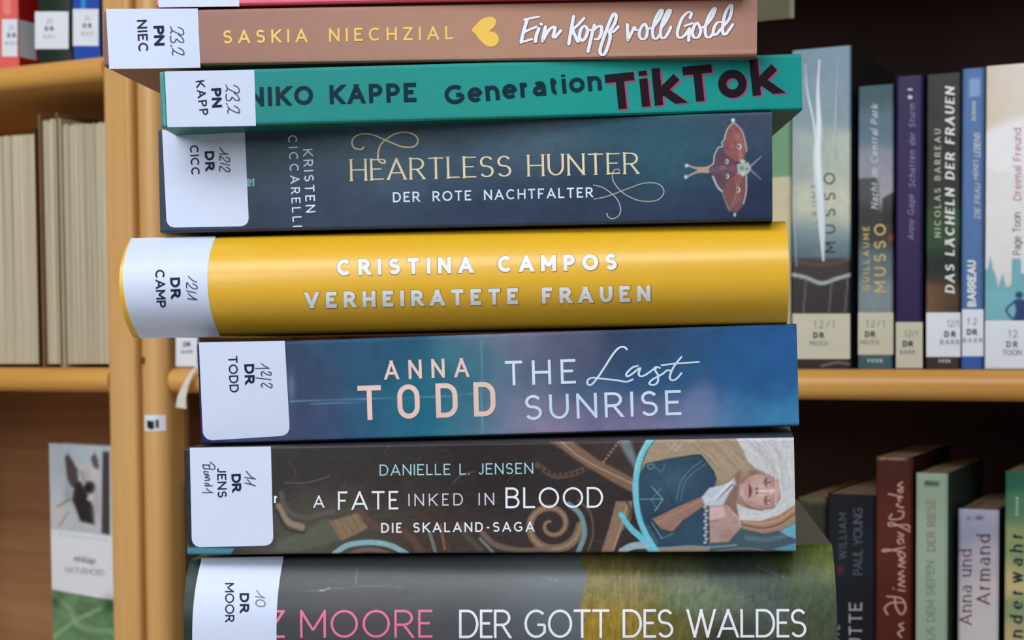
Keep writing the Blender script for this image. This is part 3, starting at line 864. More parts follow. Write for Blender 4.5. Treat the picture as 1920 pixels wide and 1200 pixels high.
him = [[(1690,1195),(1684,1186),(1694,1180),(1686,1172),(1694,1168)], [(1664,1152),(1659,1140),(1672,1130),(1697,1130)], [(1663,1118),(1690,1122),(1698,1140),(1690,1152),(1680,1138),(1678,1122)],
       [(1697,1108),(1684,1106)], [(1676,1104),(1675,1103)], [(1697,1100),(1685,1096),(1696,1090),(1685,1086),(1696,1080),(1685,1076),(1694,1070)],
       [(1697,1064),(1685,1060),(1697,1054),(1686,1050),(1694,1046)], [(1690,1046),(1684,1038),(1692,1036),(1697,1042),(1690,1050)], [(1690,1034),(1660,1030),(1658,1034),(1697,1026)],
       [(1688,1020),(1683,1014),(1692,1010),(1694,1018)], [(1684,1006),(1694,1004),(1684,998)], [(1706,996),(1672,980),(1668,986),(1700,984),(1706,990)],
       [(1672,964),(1668,972),(1680,974),(1692,970),(1694,960),(1684,958)], [(1694,952),(1682,948),(1684,944)], [(1688,940),(1684,934),(1692,932),(1666,926)], [(1690,924),(1684,920),(1690,916),(1693,922)], [(1694,914),(1684,910),(1692,904)]]
ink(f, script_polys(him, 3.2, contrast=.8), 'title_text', sp, r)
def p_(X_, Y_):
    P = Paint(X_, Y_, (158, 178, 158)); P.rbf([(1745, 890, (150, 170, 150)), (1745, 1050, (160, 180, 162)), (1745, 1190, (156, 176, 160))], 70)
    P.poly([(1733, 902), (1762, 904), (1762, 912), (1733, 911)], (44, 58, 56), .9); return P.C
r, f = shelf_book('pale sage green novel with faded capitals standing proud of its neighbours', 1717, 1776, 887, Z_LOW, p_, (58, 78, 66), group=LOWG, ymid=1050, v=.0, depth=.14)
fa = mat('faded_rose_print', (150, 128, 118), .5); fg = mat('faded_green_print', (126, 146, 130), .5)
title(f, r, 'DER RIESE', (1754, 1034), (1754, 935), 16, fa, w=.15)
title(f, r, 'AUS DEM SIEPEN', (1754, 1215), (1752, 1052), 16, fg, 'author_text', w=.15)
def p_(X_, Y_):
    P = Paint(X_, Y_, (190, 186, 200)); P.rbf([(1830, 960, (172, 174, 196)), (1810, 1000, (150, 154, 178)), (1840, 1050, (190, 182, 196)), (1830, 1130, (210, 200, 204)), (1830, 1190, (212, 206, 208))], 34, 14)
    P.blob(1816, 972, 5, 4, (90, 110, 120), .8, 2); P.blob(1836, 971, 9, 4, (44, 40, 56), .8, 2); return P.C
r, f = shelf_book('short lavender-white novel with plum serif title', 1796, 1872, 955, Z_LOW, p_, (22, 22, 28), group=LOWG, ymid=1100, depth=.12)
pl = mat('plum_print', (98, 62, 78), .5)
title(f, r, 'Anna und', (1822, 1172), (1822, 1030), 23, pl, w=.13, serif=.09, contrast=.55)
title(f, r, 'Armand', (1856, 1134), (1857, 1002), 25, pl, w=.14, serif=.09, contrast=.55)
def p_(X_, Y_):
    P = Paint(X_, Y_, (90, 130, 100)); P.rbf([(1900, 890, (42, 96, 76)), (1900, 960, (78, 126, 96)), (1890, 1010, (150, 160, 112)), (1885, 1080, (214, 190, 140)), (1910, 1050, (120, 150, 110)), (1915, 1150, (140, 160, 118)), (1890, 1190, (200, 180, 130))], 28, 8); return P.C
r, f = shelf_book('green and straw-coloured novel with dark brush lettering at the lower right edge', 1884, 1945, 884, Z_LOW, p_, (40, 74, 60), group=LOWG, ymid=1050)
tl_ = mat('dark_teal_print', (22, 56, 60), .5)
title(f, r, 'Wunderwahr', (1918, 1262), (1918, 1000), 24, tl_, w=.19, slant=.1, contrast=.6)
title(f, r, 'ROMAN', (1910, 966), (1910, 932), 6, pg, 'publisher_text', w=.2)
# black book in the lower left corner of the right bay
def p_(X_, Y_):
    P = Paint(X_, Y_, (26, 32, 34)); P.stroke([(352, 1081), (366, 1081)], 4, (150, 160, 130), .8); P.stroke([(352, 1134), (366, 1134)], 4, (140, 146, 140), .8); return P.C
shelf_book('black novel with small pale dashes standing left of the stack against the bookcase side', 347, 392, 905, Z_LOW, p_, (18, 20, 20), group=LOWG, ymid=1050, step=2, v=.02)
bpy.context.view_layer.update()

# hanging card at top
cf = Frame(onplane(1418, 43, .03), U, Vv, Zz)
cx, cz = cf.local(np.array([[1395, 43], [1489, 43], [1489, -80], [1480, 34], [1405, 34]]))
zt = Z_UPR-TSH-cf.O[2]-.0004
root = empty('shelf_card', cf.matrix(), 'olive laminated card hanging under the upper right shelf beside the stack', 'card')
box('laminate', cx[0], cx[1], 0, .0012, cz[0], zt, mat('olive_grey_laminate', (104, 98, 84), .35), root)
box('printed_sheet', cx[4], cx[3], -.0004, 0.0, cz[3], zt-.002, mat('olive_sheet', (84, 80, 54), .5, .2, 30), root)

# white paper slip hanging over the shelf edge
sf = Frame(onplane(350, 730, -.004), U, Vv, Zz)
pts = [((372, 684), 5), ((362, 698), 8), ((352, 720), 12), ((344, 742), 17), ((341, 762), 21)]
V = []; Fc = []
for k, (p, w) in enumerate(pts):
    x, z = sf.local(np.array([[p[0]-w*.55, p[1]+w*.08], [p[0]+w*.45, p[1]+w*.22]]))
    yv = -.002*math.sin(k*.8)
    V += [(x[0], yv, z[0]), (x[1], yv-.001, z[1]), (x[0], yv+.0004, z[0]), (x[1], yv-.0006, z[1])]
for k in range(4):
    a = 4*k; Fc += [(a, a+1, a+5, a+4), (a+3, a+2, a+6, a+7), (a+2, a, a+4, a+6), (a+1, a+3, a+7, a+5)]
Fc += [(0, 2, 3, 1), (16, 17, 19, 18)]
o = mesh_obj('paper_slip', V, Fc, mat('slip_paper', (214, 208, 200), .7), None, smooth=False)
o.matrix_world = sf.matrix(); o['label'] = 'white paper slip hanging down over the shelf edge beside the rounded post'; o['category'] = 'paper slip'

# ---- left bay books
UPG = 'books on the upper shelf of the left bookcase'
def lab3(f, r, x0, x1, y0, y1, xc, yd, m=None):
    shelf_label(f, r, y0, y1, x0, x1, [('DR', xc-8, xc+8, yd, 8, .22, False), ('NIEC', xc-11, xc+12, yd+14, 6, .14, True), ('23', xc-5, xc+5, yd-14, 8, .1, True)], m or LABELW)
def p_(X_, Y_):
    P = Paint(X_, Y_, (222, 96, 92)); P.stroke([(12, -10), (14, 22)], 14, (236, 150, 140), .6); return P.C
r, f = shelf_book('red book with pink spine and white label at the far left, upper shelf', -26, 33, -380, Z_UPL, p_, (176, 28, 24), group=UPG, ymid=60, depth=.12, hard=False)  # side colour has the shade of the right-hand face painted in
lab3(f, r, 4, 33, 36, 106, 22, 70)
zz = [f.local(np.array([[33, yy]], float))[1][0] for yy in (36, 106)]
mesh_obj('spine_label', [(f.W+.0003, y, z) for z in (zz[1], zz[0]) for y in (.0015, .022)], [(0, 1, 3, 2)], LABELW, r)
r, f = shelf_book('dark green book with a white label in the middle of the upper left shelf', 66, 131, -340, Z_UPL, flatcol((26, 42, 36)), (20, 30, 28), group=UPG, ymid=60, b=.003)
lab3(f, r, 67, 130, 22, 92, 94, 58)
def p_(X_, Y_):
    P = Paint(X_, Y_, (38, 72, 168)); P.stroke([(156, -10), (156, 16)], 9, (40, 150, 200), .9); P.noise(.1, 10, 20); return P.C
r, f = shelf_book('blue book with a white label at the right end of the upper left shelf', 136, 186, -330, Z_UPL, p_, (22, 34, 96), group=UPG, ymid=60)
lab3(f, r, 137, 185, 17, 86, 164, 52)

def reversed_book(label, px0, px1, ytop, cover_col, v=.03, lean=0.0, ymid=450, fan=0):
    P0 = onplane(px0, ymid, v)-B0; P1 = onplane(px1, ymid, v)-B0
    u0, u1 = float(P0@U), float(P1@U); H = uz((px0+px1)/2, ytop, v)[1]-Z_MID; Wd = u1-u0; D = .14; c = .002
    fr = Frame(B0+U*u0+Vv*v+Zz*(Z_MID+.0003), U, Vv, Zz)
    root = empty('book', fr.matrix(), label, 'book', 'books with their page edges outward on the middle left shelf')
    m = mat('board_%d_%d_%d' % tuple(cover_col), cover_col, .5)
    # cover: back spine plus two boards, one mesh (U in plan)
    poly = [(0, 0), (c, 0), (c, D-c), (Wd-c, D-c), (Wd-c, 0), (Wd, 0), (Wd, D), (0, D)]
    extrude_poly(poly, H, 'cover', m, root, axis='z')
    # page block with slightly uneven leaves
    V = []; Fc = []; n = max(8, int((Wd-2*c)/.0012)); rng = np.random.RandomState(int(px0)+500)
    yo = .003+np.cumsum(rng.randn(n+1))*.0004*fan+rng.rand(n+1)*.0006
    tp = H-.004-rng.rand(n+1)*.0012*(1+fan)
    for i in range(n):
        xa = c+(Wd-2*c)*i/n+.00006; xb = c+(Wd-2*c)*(i+1)/n-.00006; k = len(V)
        y = max(.001, yo[i]); z1 = tp[i]
        V += [(xa, y, .003), (xb, y, .003), (xb, D-c-.001, .003), (xa, D-c-.001, .003), (xa, y, z1), (xb, y, z1), (xb, D-c-.001, z1), (xa, D-c-.001, z1)]
        Fc += [tuple(k+q for q in t) for t in ((0, 3, 2, 1), (4, 5, 6, 7), (0, 1, 5, 4), (1, 2, 6, 5), (2, 3, 7, 6), (3, 0, 4, 7))]
    mesh_obj('pages', V, Fc, PAGES_X, root)
reversed_book('thick book with cream page edges outward at the left edge of the photo', -70, 71, 246, (70, 44, 36), v=.02)
reversed_book('book with yellowed uneven page edges outward between two cream page blocks', 76, 112, 213, (120, 96, 62), v=.02, fan=2)
reversed_book('thick book with pale page edges outward against the bookcase upright', 114, 214, 218, (176, 164, 138), v=.02, fan=1)

# face-out dog book, lower left shelf
ya = math.radians(38); dn = np.array([math.sin(ya), math.cos(ya), 0]); de = np.array([math.cos(ya), -math.sin(ya), 0])
Pd = onplane(155, 1000, .06)
def dhit(px, py): return hit(np.array([[px, py]], float), Pd, dn)[0]
bl = dhit(92, 834); bl = np.array([bl[0], bl[1], Z_LOWL+.0003])
df = Frame(bl, de, dn, Zz)
xr = 0; cxs, czs = df.local(np.array([[92, 832], [232, 838], [92, 1105]]))
Wd_, Hd_ = cxs[1], (czs[0]+czs[1])/2
def dogpaint(X_, Y_):
    P = Paint(X_, Y_, (216, 216, 222))
    P.poly([(80, 820), (206, 834), (207, 1004), (80, 990)], (176, 186, 196), 1, 1)
    P.blob(118, 868, 30, 34, (150, 162, 170), .5); P.blob(110, 960, 26, 34, (196, 192, 190), .9)
    P.poly([(121, 858), (127, 850), (136, 862), (142, 875), (150, 880), (155, 905), (148, 915), (134, 914), (126, 900)], (74, 64, 66), 1, 2)      # left ear
    P.poly([(170, 858), (178, 848), (184, 862), (186, 878), (176, 884)], (90, 84, 88), 1, 2)                                             # right ear
    P.poly([(146, 876), (170, 872), (186, 884), (192, 920), (196, 996), (160, 990), (150, 930)], (196, 192, 196), 1, 3)                      # forehead and muzzle
    P.poly([(140, 905), (152, 902), (162, 922), (176, 950), (178, 985), (150, 978), (140, 950), (134, 938)], (44, 36, 40), 1, 2.5)          # dark cheek
    P.blob(168, 914, 12, 13, (24, 20, 26), 1, 4); P.blob(168, 935, 5, 4, (210, 205, 205), .8, 2)
    P.blob(182, 945, 8, 34, (158, 154, 158), .7); P.blob(160, 890, 10, 12, (150, 146, 150), .6); P.blob(128, 925, 9, 22, (120, 116, 120), .5); P.stroke([(150, 882), (158, 900), (166, 904)], 3, (60, 54, 58), .6)
    P.poly([(192, 846), (206, 846), (207, 1004), (190, 1000)], (66, 60, 64), 1, 2)
    P.stroke([(108, 950), (130, 936)], 4, (110, 104, 106), .8); P.stroke([(112, 985), (128, 960)], 5, (140, 134, 134), .6)
    P.poly([(206, 834), (240, 838), (240, 1010), (207, 1004)], (206, 204, 196), 1, 1)
    P.poly([(80, 992), (240, 1010), (240, 1130), (80, 1104)], (220, 221, 228), 1, 1)
    for i in range(9): P.stroke([(98+i*12, 1000+i*1.5), (104+i*12, 1001+i*1.5)], 2.2, (150, 150, 156), .6)
    P.poly([(80, 1102), (240, 1130), (240, 1500), (80, 1500)], (92, 126, 90), 1, 1)
    m = (Y_ > 1103+.17*(X_-92))
    nz = fbm(X_/26+Y_/60, Y_/18-X_/40, 11)
    P.C[m] = P.C[m]*(0.55+1.0*nz[m])[:, None]
    P.stroke([(95, 1115), (130, 1140), (150, 1175), (215, 1185)], 10, (150, 176, 140), .5, 4)
    P.stroke([(100, 1195), (140, 1165), (190, 1140)], 7, (160, 184, 150), .5, 3)
    P.blob(205, 1135, 14, 16, (30, 56, 36), .8); P.blob(104, 1125, 14, 12, (34, 62, 40), .7)
    return P.C
root = empty('book', df.matrix(), 'face-out book with a black and white dog photo over green grass, lower left shelf', 'book')
nx, nz = 90, 220
xs = np.linspace(0, Wd_, nx); zs = np.linspace(0, Hd_, nz); XX, ZZ = np.meshgrid(xs, zs, indexing='ij')
P = project(df.world(XX, 0*XX, ZZ)); C = dogpaint(P[..., 0], P[..., 1])
V = np.stack([XX, 0*XX, ZZ], -1).reshape(-1, 3); i, j = np.meshgrid(np.arange(nx-1), np.arange(nz-1), indexing='ij'); a = (i*nz+j).ravel()
Fc = np.stack([a, a+nz, a+nz+1, a+1], 1).tolist()
k = len(V)
V = np.vstack([V, [(0, .0015, 0), (Wd_, .0015, 0), (Wd_, .0015, Hd_), (0, .0015, Hd_)]])
c0, c1, c2, c3 = 0, (nx-1)*nz, nx*nz-1, nz-1
Fc += [(k, k+3, k+2, k+1), (c0, k, k+1, c1), (c1, k+1, k+2, c2), (c3, c2, k+2, k+3), (c0, c3, k+3, k)]
Cc = np.vstack([C.reshape(-1, 3), np.tile(lin((200, 200, 200)), (4, 1))])
mesh_obj('cover', V, Fc, mat('shelf_cover_0.35_0.00', None, .35, .02, 120, vcol=True), root, Cc)
box('pages', .001, Wd_-.001, .0017, .014, .001, Hd_-.001, PAGES_X, root)
box('back_cover', 0, Wd_, .0142, .0155, 0, Hd_, mat('grey_board', (150, 150, 150), .5), root)
gr = mat('soft_grey_print', (120, 116, 126), .5)
ink(df, text_polys('einklap', (137, 1052), (178, 1058), 12, .14, slant=.2), 'title_text', gr, root)
ink(df, text_polys('NATURMORD', (122, 1073), (196, 1080), 11, .1, serif=.07), 'title_text', mat('rose_grey_print', (150, 132, 140), .5), root)

# ================================================================== FOREGROUND STACK
# --- red book on top
def p_(X_, Y_):
    P = Paint(X_, Y_, (232, 108, 132)); P.noise(.04, 60, 20); return P.C
rt, f = stack_book('book', 'pink-red book at the very top of the foreground stack, mostly cut off', [(293, -96), (1395, -124), (1397, -13), (294, 14)], 8, .495, p_, (200, 70, 95), W=.13)
spine_label(f, rt, [(297, -94), (447, -97), (449, 12), (297, 14)])

# --- brown book
def p_(X_, Y_):
    P = Paint(X_, Y_, (166, 124, 108))
    P.rbf([(300, 60, (150, 110, 102)), (600, 60, (164, 122, 106)), (900, 60, (172, 130, 110)), (1150, 60, (168, 126, 108)), (1400, 50, (156, 114, 104)), (1200, 95, (180, 140, 118))], 160, 14)
    P.noise(.035, 30, 12, 4)
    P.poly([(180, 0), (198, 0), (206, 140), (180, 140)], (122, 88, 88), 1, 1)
    for yy, cc in ((0, (196, 158, 138)),): P.stroke([(380, 122), (800, 113), (1415, 95)], 3, (192, 150, 126), .6, 1.5, curve=False)
    return P.C
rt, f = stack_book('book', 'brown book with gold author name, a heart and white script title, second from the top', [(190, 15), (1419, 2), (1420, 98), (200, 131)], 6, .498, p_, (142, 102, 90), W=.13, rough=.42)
lab = spine_label(f, rt, [(199, 17), (371, 16), (376, 127), (205, 129.5)])
H232 = [[(1390,310),(1510,370),(1545,470),(1500,525),(1400,490),(1230,400),(1180,300)], [(1230,400),(1180,480)], [(1400,520),(1500,600),(1545,720),(1440,720),(1350,640),(1300,720),(1210,730),(1180,640),(1190,560)], [(1190,810),(1210,850)],
        [(1400,880),(1510,940),(1550,1030),(1530,1075),(1420,1040),(1300,980),(1230,900)], [(1260,960),(1230,1020),(1240,1085)]]
label_print(f, lab, [('NIEC', (257, 38), (260, 98), 18.5, .15), ('PN', (288, 49), (289.5, 86), 19.5, .23)], H232, (240, 30), 14.77)
gold = mat('gold_print', (240, 196, 104), .4); white = mat('bright_white_print', (226, 229, 240), .45)
title(f, rt, 'SASKIA NIECHZIAL', (419, 82), (850, 74), 25, gold, 'author_text', w=.16, space=.7)
hz = [(225,150),(250,120),(275,97),(305,85),(330,86),(346,100),(345,122),(330,143),(314,156),(335,160),(354,175),(362,200),(352,222),(332,233),(305,232),(285,218),(262,196),(245,172)]
hp = smooth_path([(800+a/2.667, b/2.667) for a, b in hz+hz[:1]], 3)
ctr = np.mean(hp, 0); ink(f, [[ctr, hp[i], hp[i+1]] for i in range(len(hp)-1)], 'heart_emblem', mat('gold_heart', (238, 194, 88), .4), rt)
ek = [[(200,325),(300,300),(445,275)], [(250,320),(200,480),(150,690)], [(215,520),(300,480),(400,440)], [(150,690),(250,665),(330,640)], [(440,470),(400,580),(385,680)], [(475,390),(485,400)],
      [(550,440),(520,560),(500,670)], [(500,670),(600,500),(680,440),(705,470),(675,590),(700,615),(750,560),(800,500)],
      [(1010,270),(970,480),(930,720)], [(1180,300),(1080,410),(1000,490),(1040,600),(1080,680)],
      [(1190,425),(1130,480),(1105,600),(1150,670),(1210,600),(1235,490),(1190,425)], [(1235,500),(1330,480)],
      [(1350,410),(1310,560),(1245,840)], [(1330,500),(1400,440),(1460,430),(1460,540),(1410,640),(1350,640)],
      [(1590,530),(1680,380),(1705,260),(1660,230),(1590,380),(1500,620),(1440,820),(1470,900),(1530,860),(1600,650),(1610,540),(1660,520),(1740,440)]]
vg = [[(130,370),(135,480),(140,600)], [(140,600),(200,480),(235,410),(260,450),(320,450)], [(390,360),(330,430),(310,530),(350,590),(410,560),(430,450),(390,360)], [(430,440),(500,415)],
      [(500,430),(600,300),(655,170),(620,160),(550,290),(510,450),(520,560),(570,580),(630,500)], [(630,430),(720,300),(775,170),(740,160),(670,300),(630,450),(640,560),(690,570),(750,480),(780,410)],
      [(1070,270),(1090,200),(1040,185),(960,260),(900,400),(880,520),(920,570),(990,530),(1050,450)], [(990,390),(1110,350)], [(1060,430),(1050,610)],
      [(1180,345),(1130,400),(1105,500),(1140,570),(1200,550),(1230,450),(1180,345)], [(1230,420),(1290,400)],
      [(1290,400),(1390,280),(1450,140),(1420,135),(1350,250),(1300,410),(1310,540),(1360,560),(1420,500)],
      [(1540,330),(1480,340),(1430,420),(1420,510),(1460,520),(1530,440)], [(1540,430),(1660,280),(1700,100),(1670,85),(1600,200),(1560,400),(1570,510),(1610,510),(1670,430),(1710,370)]]
shd = mat('brown_shadow_print', (104, 78, 92), .5)
ink(f, script_polys(ek, 9.0, (960, 0), 8.727, .5)+script_polys(vg, 8.6, (1160, 0), 8.0, .5), 'title_outline', shd, rt, off=.00008)
ink(f, script_polys(ek, 6.6, (960, 0), 8.727, .5)+script_polys(vg, 6.2, (1160, 0), 8.0, .5), 'title_text', white, rt, off=.00016)

# --- green book
def p_(X_, Y_):
    P = Paint(X_, Y_, (30, 142, 134))
    P.rbf([(500, 180, (36, 134, 134)), (800, 160, (34, 146, 142)), (1100, 150, (22, 146, 138)), (1350, 150, (18, 142, 136)), (1480, 150, (16, 140, 136)), (700, 215, (28, 134, 126))], 140, 12)
    P.noise(.03, 24, 16, 5)
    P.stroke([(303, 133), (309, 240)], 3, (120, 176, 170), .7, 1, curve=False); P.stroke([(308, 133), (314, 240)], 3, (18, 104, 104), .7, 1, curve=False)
    return P.C
rt, f = stack_book('book', 'teal green book with dark bold lettering, third from the top', [(298, 133), (1503, 101), (1504, 205), (304, 240)], 1, .4985, p_, (20, 96, 92), W=.135, rough=.42)
lab = spine_label(f, rt, [(309, 134), (477, 131), (480, 236), (314, 238.5)])
label_print(f, lab, [('KAPP', (367, 152), (375, 217), 16, .15), ('PN', (396, 166), (398, 202), 18.5, .23)], H232, (344, 139), 14.77)
navy = mat('navy_print', (4, 40, 56), .4)
title(f, rt, 'NIKO KAPPE', (466, 200), (781, 191), 36, navy, 'author_text', w=.215, space=.45, off=.00008)
title(f, rt, 'Generation', (835, 197), (1129, 169), 36, navy, 'title_text', w=.215, k=1.2)
mg = mat('magenta_print', (176, 62, 108), .4); dkp = mat('dark_plum_print', (28, 10, 24), .4)
title(f, rt, 'TikTok', (1143, 209), (1463, 177), 67, mg, 'title_shadow', w=.245, k=1.16, off=.00008)
title(f, rt, 'TikTok', (1140, 207), (1460, 175), 67, dkp, 'title_text', w=.232, k=1.16, off=.00016)

# --- heartless hunter
def p_(X_, Y_):
    P = Paint(X_, Y_, (55, 76, 98))
    P.rbf([(330, 330, (50, 62, 88)), (500, 300, (62, 86, 104)), (480, 425, (46, 60, 84)), (700, 260, (78, 104, 122)), (620, 380, (50, 66, 92)), (900, 400, (44, 60, 88)), (850, 290, (60, 86, 108)), (1000, 240, (72, 98, 116)),
           (1200, 260, (46, 86, 106)), (1290, 290, (48, 94, 112)), (1100, 380, (44, 60, 86)), (1300, 400, (42, 56, 86)), (1430, 400, (38, 48, 76)), (1430, 230, (66, 78, 102)), (1420, 320, (40, 54, 84))], 70, 22, 45)
    P.noise(.14, 14, 10, 6); P.noise(.08, 4, 4, 12); P.noise(.18, 60, 30, 19); P.C = P.C*.82
    def t(*a): return [(1270+x/5.714, 210+y/5.714) for x, y in a]
    tw = (206, 204, 204)
    P.poly(t((600,110),(530,190),(490,320),(500,400),(515,460),(620,530),(700,530),(740,420),(728,320),(695,200),(640,140)), (140, 84, 82), .9)
    P.poly(t((740,680),(640,665),(520,740),(485,830),(515,960),(560,1060),(640,1075),(705,1000),(738,850)), (122, 78, 76), .88)
    P.poly(t((440,380),(400,450),(385,550),(300,605),(330,640),(390,690),(430,800),(500,830),(525,740),(640,665),(640,560),(515,455),(500,385)), (88, 66, 82), .95)
    P.poly(t((520,600),(640,560),(640,665)), (120, 76, 84), .8)
    for i in range(26):
        rg = np.random.RandomState(i+40); ax, ay = rg.rand()*200+480, rg.rand()*900+160
        m_ = (abs(ay-600)/520)
        if ax > 480+m_*90 and ax < 720-m_*30: P.blob(1270+ax/5.714, 210+ay/5.714, 3+rg.rand()*4, 2+rg.rand()*4, [(96, 58, 66), (176, 112, 104), (110, 70, 80)][i % 3], .45)
    for i in range(5): P.stroke(t((330, 600+i*8), (600, 560+i*30)), 1.2, (130, 100, 110), .5)
    for i in range(6): P.stroke(t((690-i*5, 520), (600+i*24, 180+i*30)), 1.0, (176, 120, 116), .5)
    for i in range(6): P.stroke(t((700-i*20, 690), (560+i*26, 1040-i*20)), 1.0, (170, 120, 116), .5)
    P.stroke(t((600,110),(545,170),(530,200),(512,250),(506,290),(478,325),(482,370),(440,380),(412,430),(400,450),(392,500),(380,560),(300,600)), 2.0, tw, .7); P.stroke(t((610,115),(690,200),(728,320),(742,420)), 1.8, tw, .65)
    P.stroke(t((380,690),(430,800),(480,850)), 3, tw, .75); P.stroke(t((480,850),(515,960),(560,1060)), 1.8, (150, 150, 160), .6); P.stroke(t((740,680),(738,850),(710,980)), 2, tw, .7)
    P.stroke(t((515,455),(620,540)), 2, (110, 40, 50), .8); P.stroke(t((520,740),(620,660)), 2, (110, 40, 50), .8)
    P.poly(t((640,560),(760,540),(790,600),(760,660),(650,665)), (168, 178, 168), .9); P.blob(1270+690/5.714, 210+600/5.714, 4, 4, (70, 90, 80), .7, 2); P.blob(1270+745/5.714, 210+610/5.714, 3, 3, (80, 100, 90), .7, 2)
    P.blob(1270+700/5.714, 210+530/5.714, 5, 4, (190, 196, 190), .9, 2); P.blob(1270+705/5.714, 210+665/5.714, 5, 4, (190, 196, 190), .9, 2)
    P.stroke(t((330,600),(200,600),(110,570)), 5, (170, 150, 140), .9, w1=3); P.stroke(t((330,640),(220,640),(90,700)), 5, (170, 150, 140), .9, w1=3); P.poly(t((200,595),(330,600),(330,645),(220,650)), (176, 150, 130), .8)
    P.blob(1270+100/5.714, 210+575/5.714, 3.4, 3.4, (190, 205, 215), .95, 2); P.blob(1270+92/5.714, 210+695/5.714, 3.4, 3.8, (180, 195, 210), .95, 2)
    P.stroke(t((785,580),(840,530),(900,475)), 3.2, (140, 150, 168), .8, w1=1.5); P.stroke(t((785,620),(840,670),(895,720)), 3.2, (130, 140, 160), .8, w1=1.5)
    for (a, b_, rr) in ((665, 370, 4.2), (655, 835, 3.8), (530, 530, 3.6), (535, 690, 3.6)):
        P.blob(1270+a/5.714, 210+b_/5.714, rr, rr+1, (200, 200, 200), .9, 3); P.blob(1270+a/5.714-1.2, 210+b_/5.714, rr*.6, rr*.8, (60, 40, 60), .95, 3)
    P.blob(1270+597/5.714, 210+88/5.714, 3.6, 3.6, (205, 210, 215), .95, 3); P.blob(1270+615/5.714, 210+1100/5.714, 3, 4, (170, 180, 190), .8, 3)
    return P.C
rt, f = stack_book('book', 'dark blue book with gold title and red moth, lying on the yellow book', [(293, 243), (1447, 209), (1449, 413), (304, 437)], 7.5, .505, p_, (30, 38, 58), W=.135, step=1.7, rough=.4)
lab = spine_label(f, rt, [(304, 243.5), (459, 240), (467, 424), (313, 427)], rad=.0026)
label_print(f, lab, [('CICC', (356, 273), (359, 329), 16, .15), ('DR', (384, 284), (385.5, 320), 17.5, .22)],
    [[(1090,265),(1200,400),(1290,430)], [(1080,435),(1320,435)], [(1250,520),(1350,560),(1350,640),(1270,650),(1180,560),(1090,490),(1090,610)], [(1110,690),(1360,750)], [(1270,800),(1360,860),(1350,925),(1270,920),(1190,850),(1090,780),(1080,915)]], (340, 260), 15)
pgold = mat('pale_gold_print', (222, 204, 170), .35); silv = mat('silver_print', (160, 158, 160), .4); pw_ = mat('cool_white_print', (204, 222, 240), .4)
title(f, rt, 'HEARTLESS HUNTER', (657, 339.5), (1198, 326), 41, pgold, w=.105, serif=.085, contrast=.5, space=.42)
title(f, rt, 'DER ROTE NACHTFALTER', (737, 379.5), (1112, 370), 19, pw_, 'subtitle_text', w=.15, space=.75)
title(f, rt, 'KRISTEN', (568, 280), (574, 399), 18, pw_, 'author_text', w=.14)
title(f, rt, 'CICCARELLI', (540, 254), (549.5, 426), 17, pw_, 'author_text', w=.14)
title(f, rt, 'er', (463, 350), (480, 349), 19, mat('pale_teal_print', (130, 180, 190), .4), 'publisher_text', w=.16)
fl1 = [[(455,390),(430,430),(350,435),(260,400),(220,300),(260,200),(370,135),(520,120),(680,150),(860,230),(1050,310),(1230,380),(1400,395),(1520,360),(1570,260),(1530,170),(1400,100),(1250,90),(1080,130),(940,220),(840,300),(780,400),(755,520),(755,640),(800,700),(880,720),(895,670),(850,645)]]
fl2 = [[(530,350),(510,320),(450,330),(420,380),(420,480),(470,580),(560,680),(680,760),(850,825),(1050,835),(1180,790),(1240,690),(1200,590),(1080,540),(900,550),(720,610),(560,670),(420,725),(280,770),(120,800)], [(110,575),(250,610),(400,710),(500,820),(545,950),(520,1060),(430,1115),(350,1090),(325,1030)]]
ink(f, script_polys(fl1, 3.0, (640, 240), 10.906, .85), 'flourish', pgold, rt)
ink(f, script_polys(fl2, 2.3, (1100, 280), 8.57, .8), 'flourish', silv, rt)

# --- yellow hardback
def p_(X_, Y_):
    P = Paint(X_, Y_, (222, 172, 30)); P.noise(.02, 60, 20); return P.C
YB = .0115
rt, f = stack_book('hardcover_book', 'thick yellow hardback with rounded spine and bold white capitals in the stack', [(244, 446), (1473, 417), (1476, 604.5), (249, 635)], 6, .5105, p_, (206, 150, 30), W=.14, b=YB, c=.0022, inset=.003, step=3.2, rough=.45, coat=.5, spec=.5, bp=2.3)
lab = spine_label(f, rt, [(246, 446.5), (405, 443), (413, 631), (262, 634.5)], rad_top=.0)
label_print(f, lab, [('CAMP', (291, 506), (294, 577), 17.5, .16), ('DR', (319, 521), (321, 559), 18.5, .23)],
    [[(880,340),(980,430),(1060,470)], [(980,500),(1070,560),(1060,620),(950,590),(850,480),(840,600)], [(840,660),(1050,710)], [(880,720),(960,800),(1070,860)], [(860,840),(1070,860)]], (280, 490), 12)
ysh = mat('ochre_edge_print', (150, 108, 40), .4)
for nm, t_, a, b_ in (('author_text', 'CRISTINA CAMPOS', (632, 517), (1157, 506)), ('title_text', 'VERHEIRATETE FRAUEN', (572, 578.5), (1220, 565.5))):
    title(f, rt, t_, (a[0]-1, a[1]+1.2), (b_[0]+1.5, b_[1]+1.2), 32.5, ysh, nm+'_edge', w=.255, space=.62, off=.00008)
    title(f, rt, t_, a, b_, 30.5, white, nm, w=.24, space=.62, off=.00018)

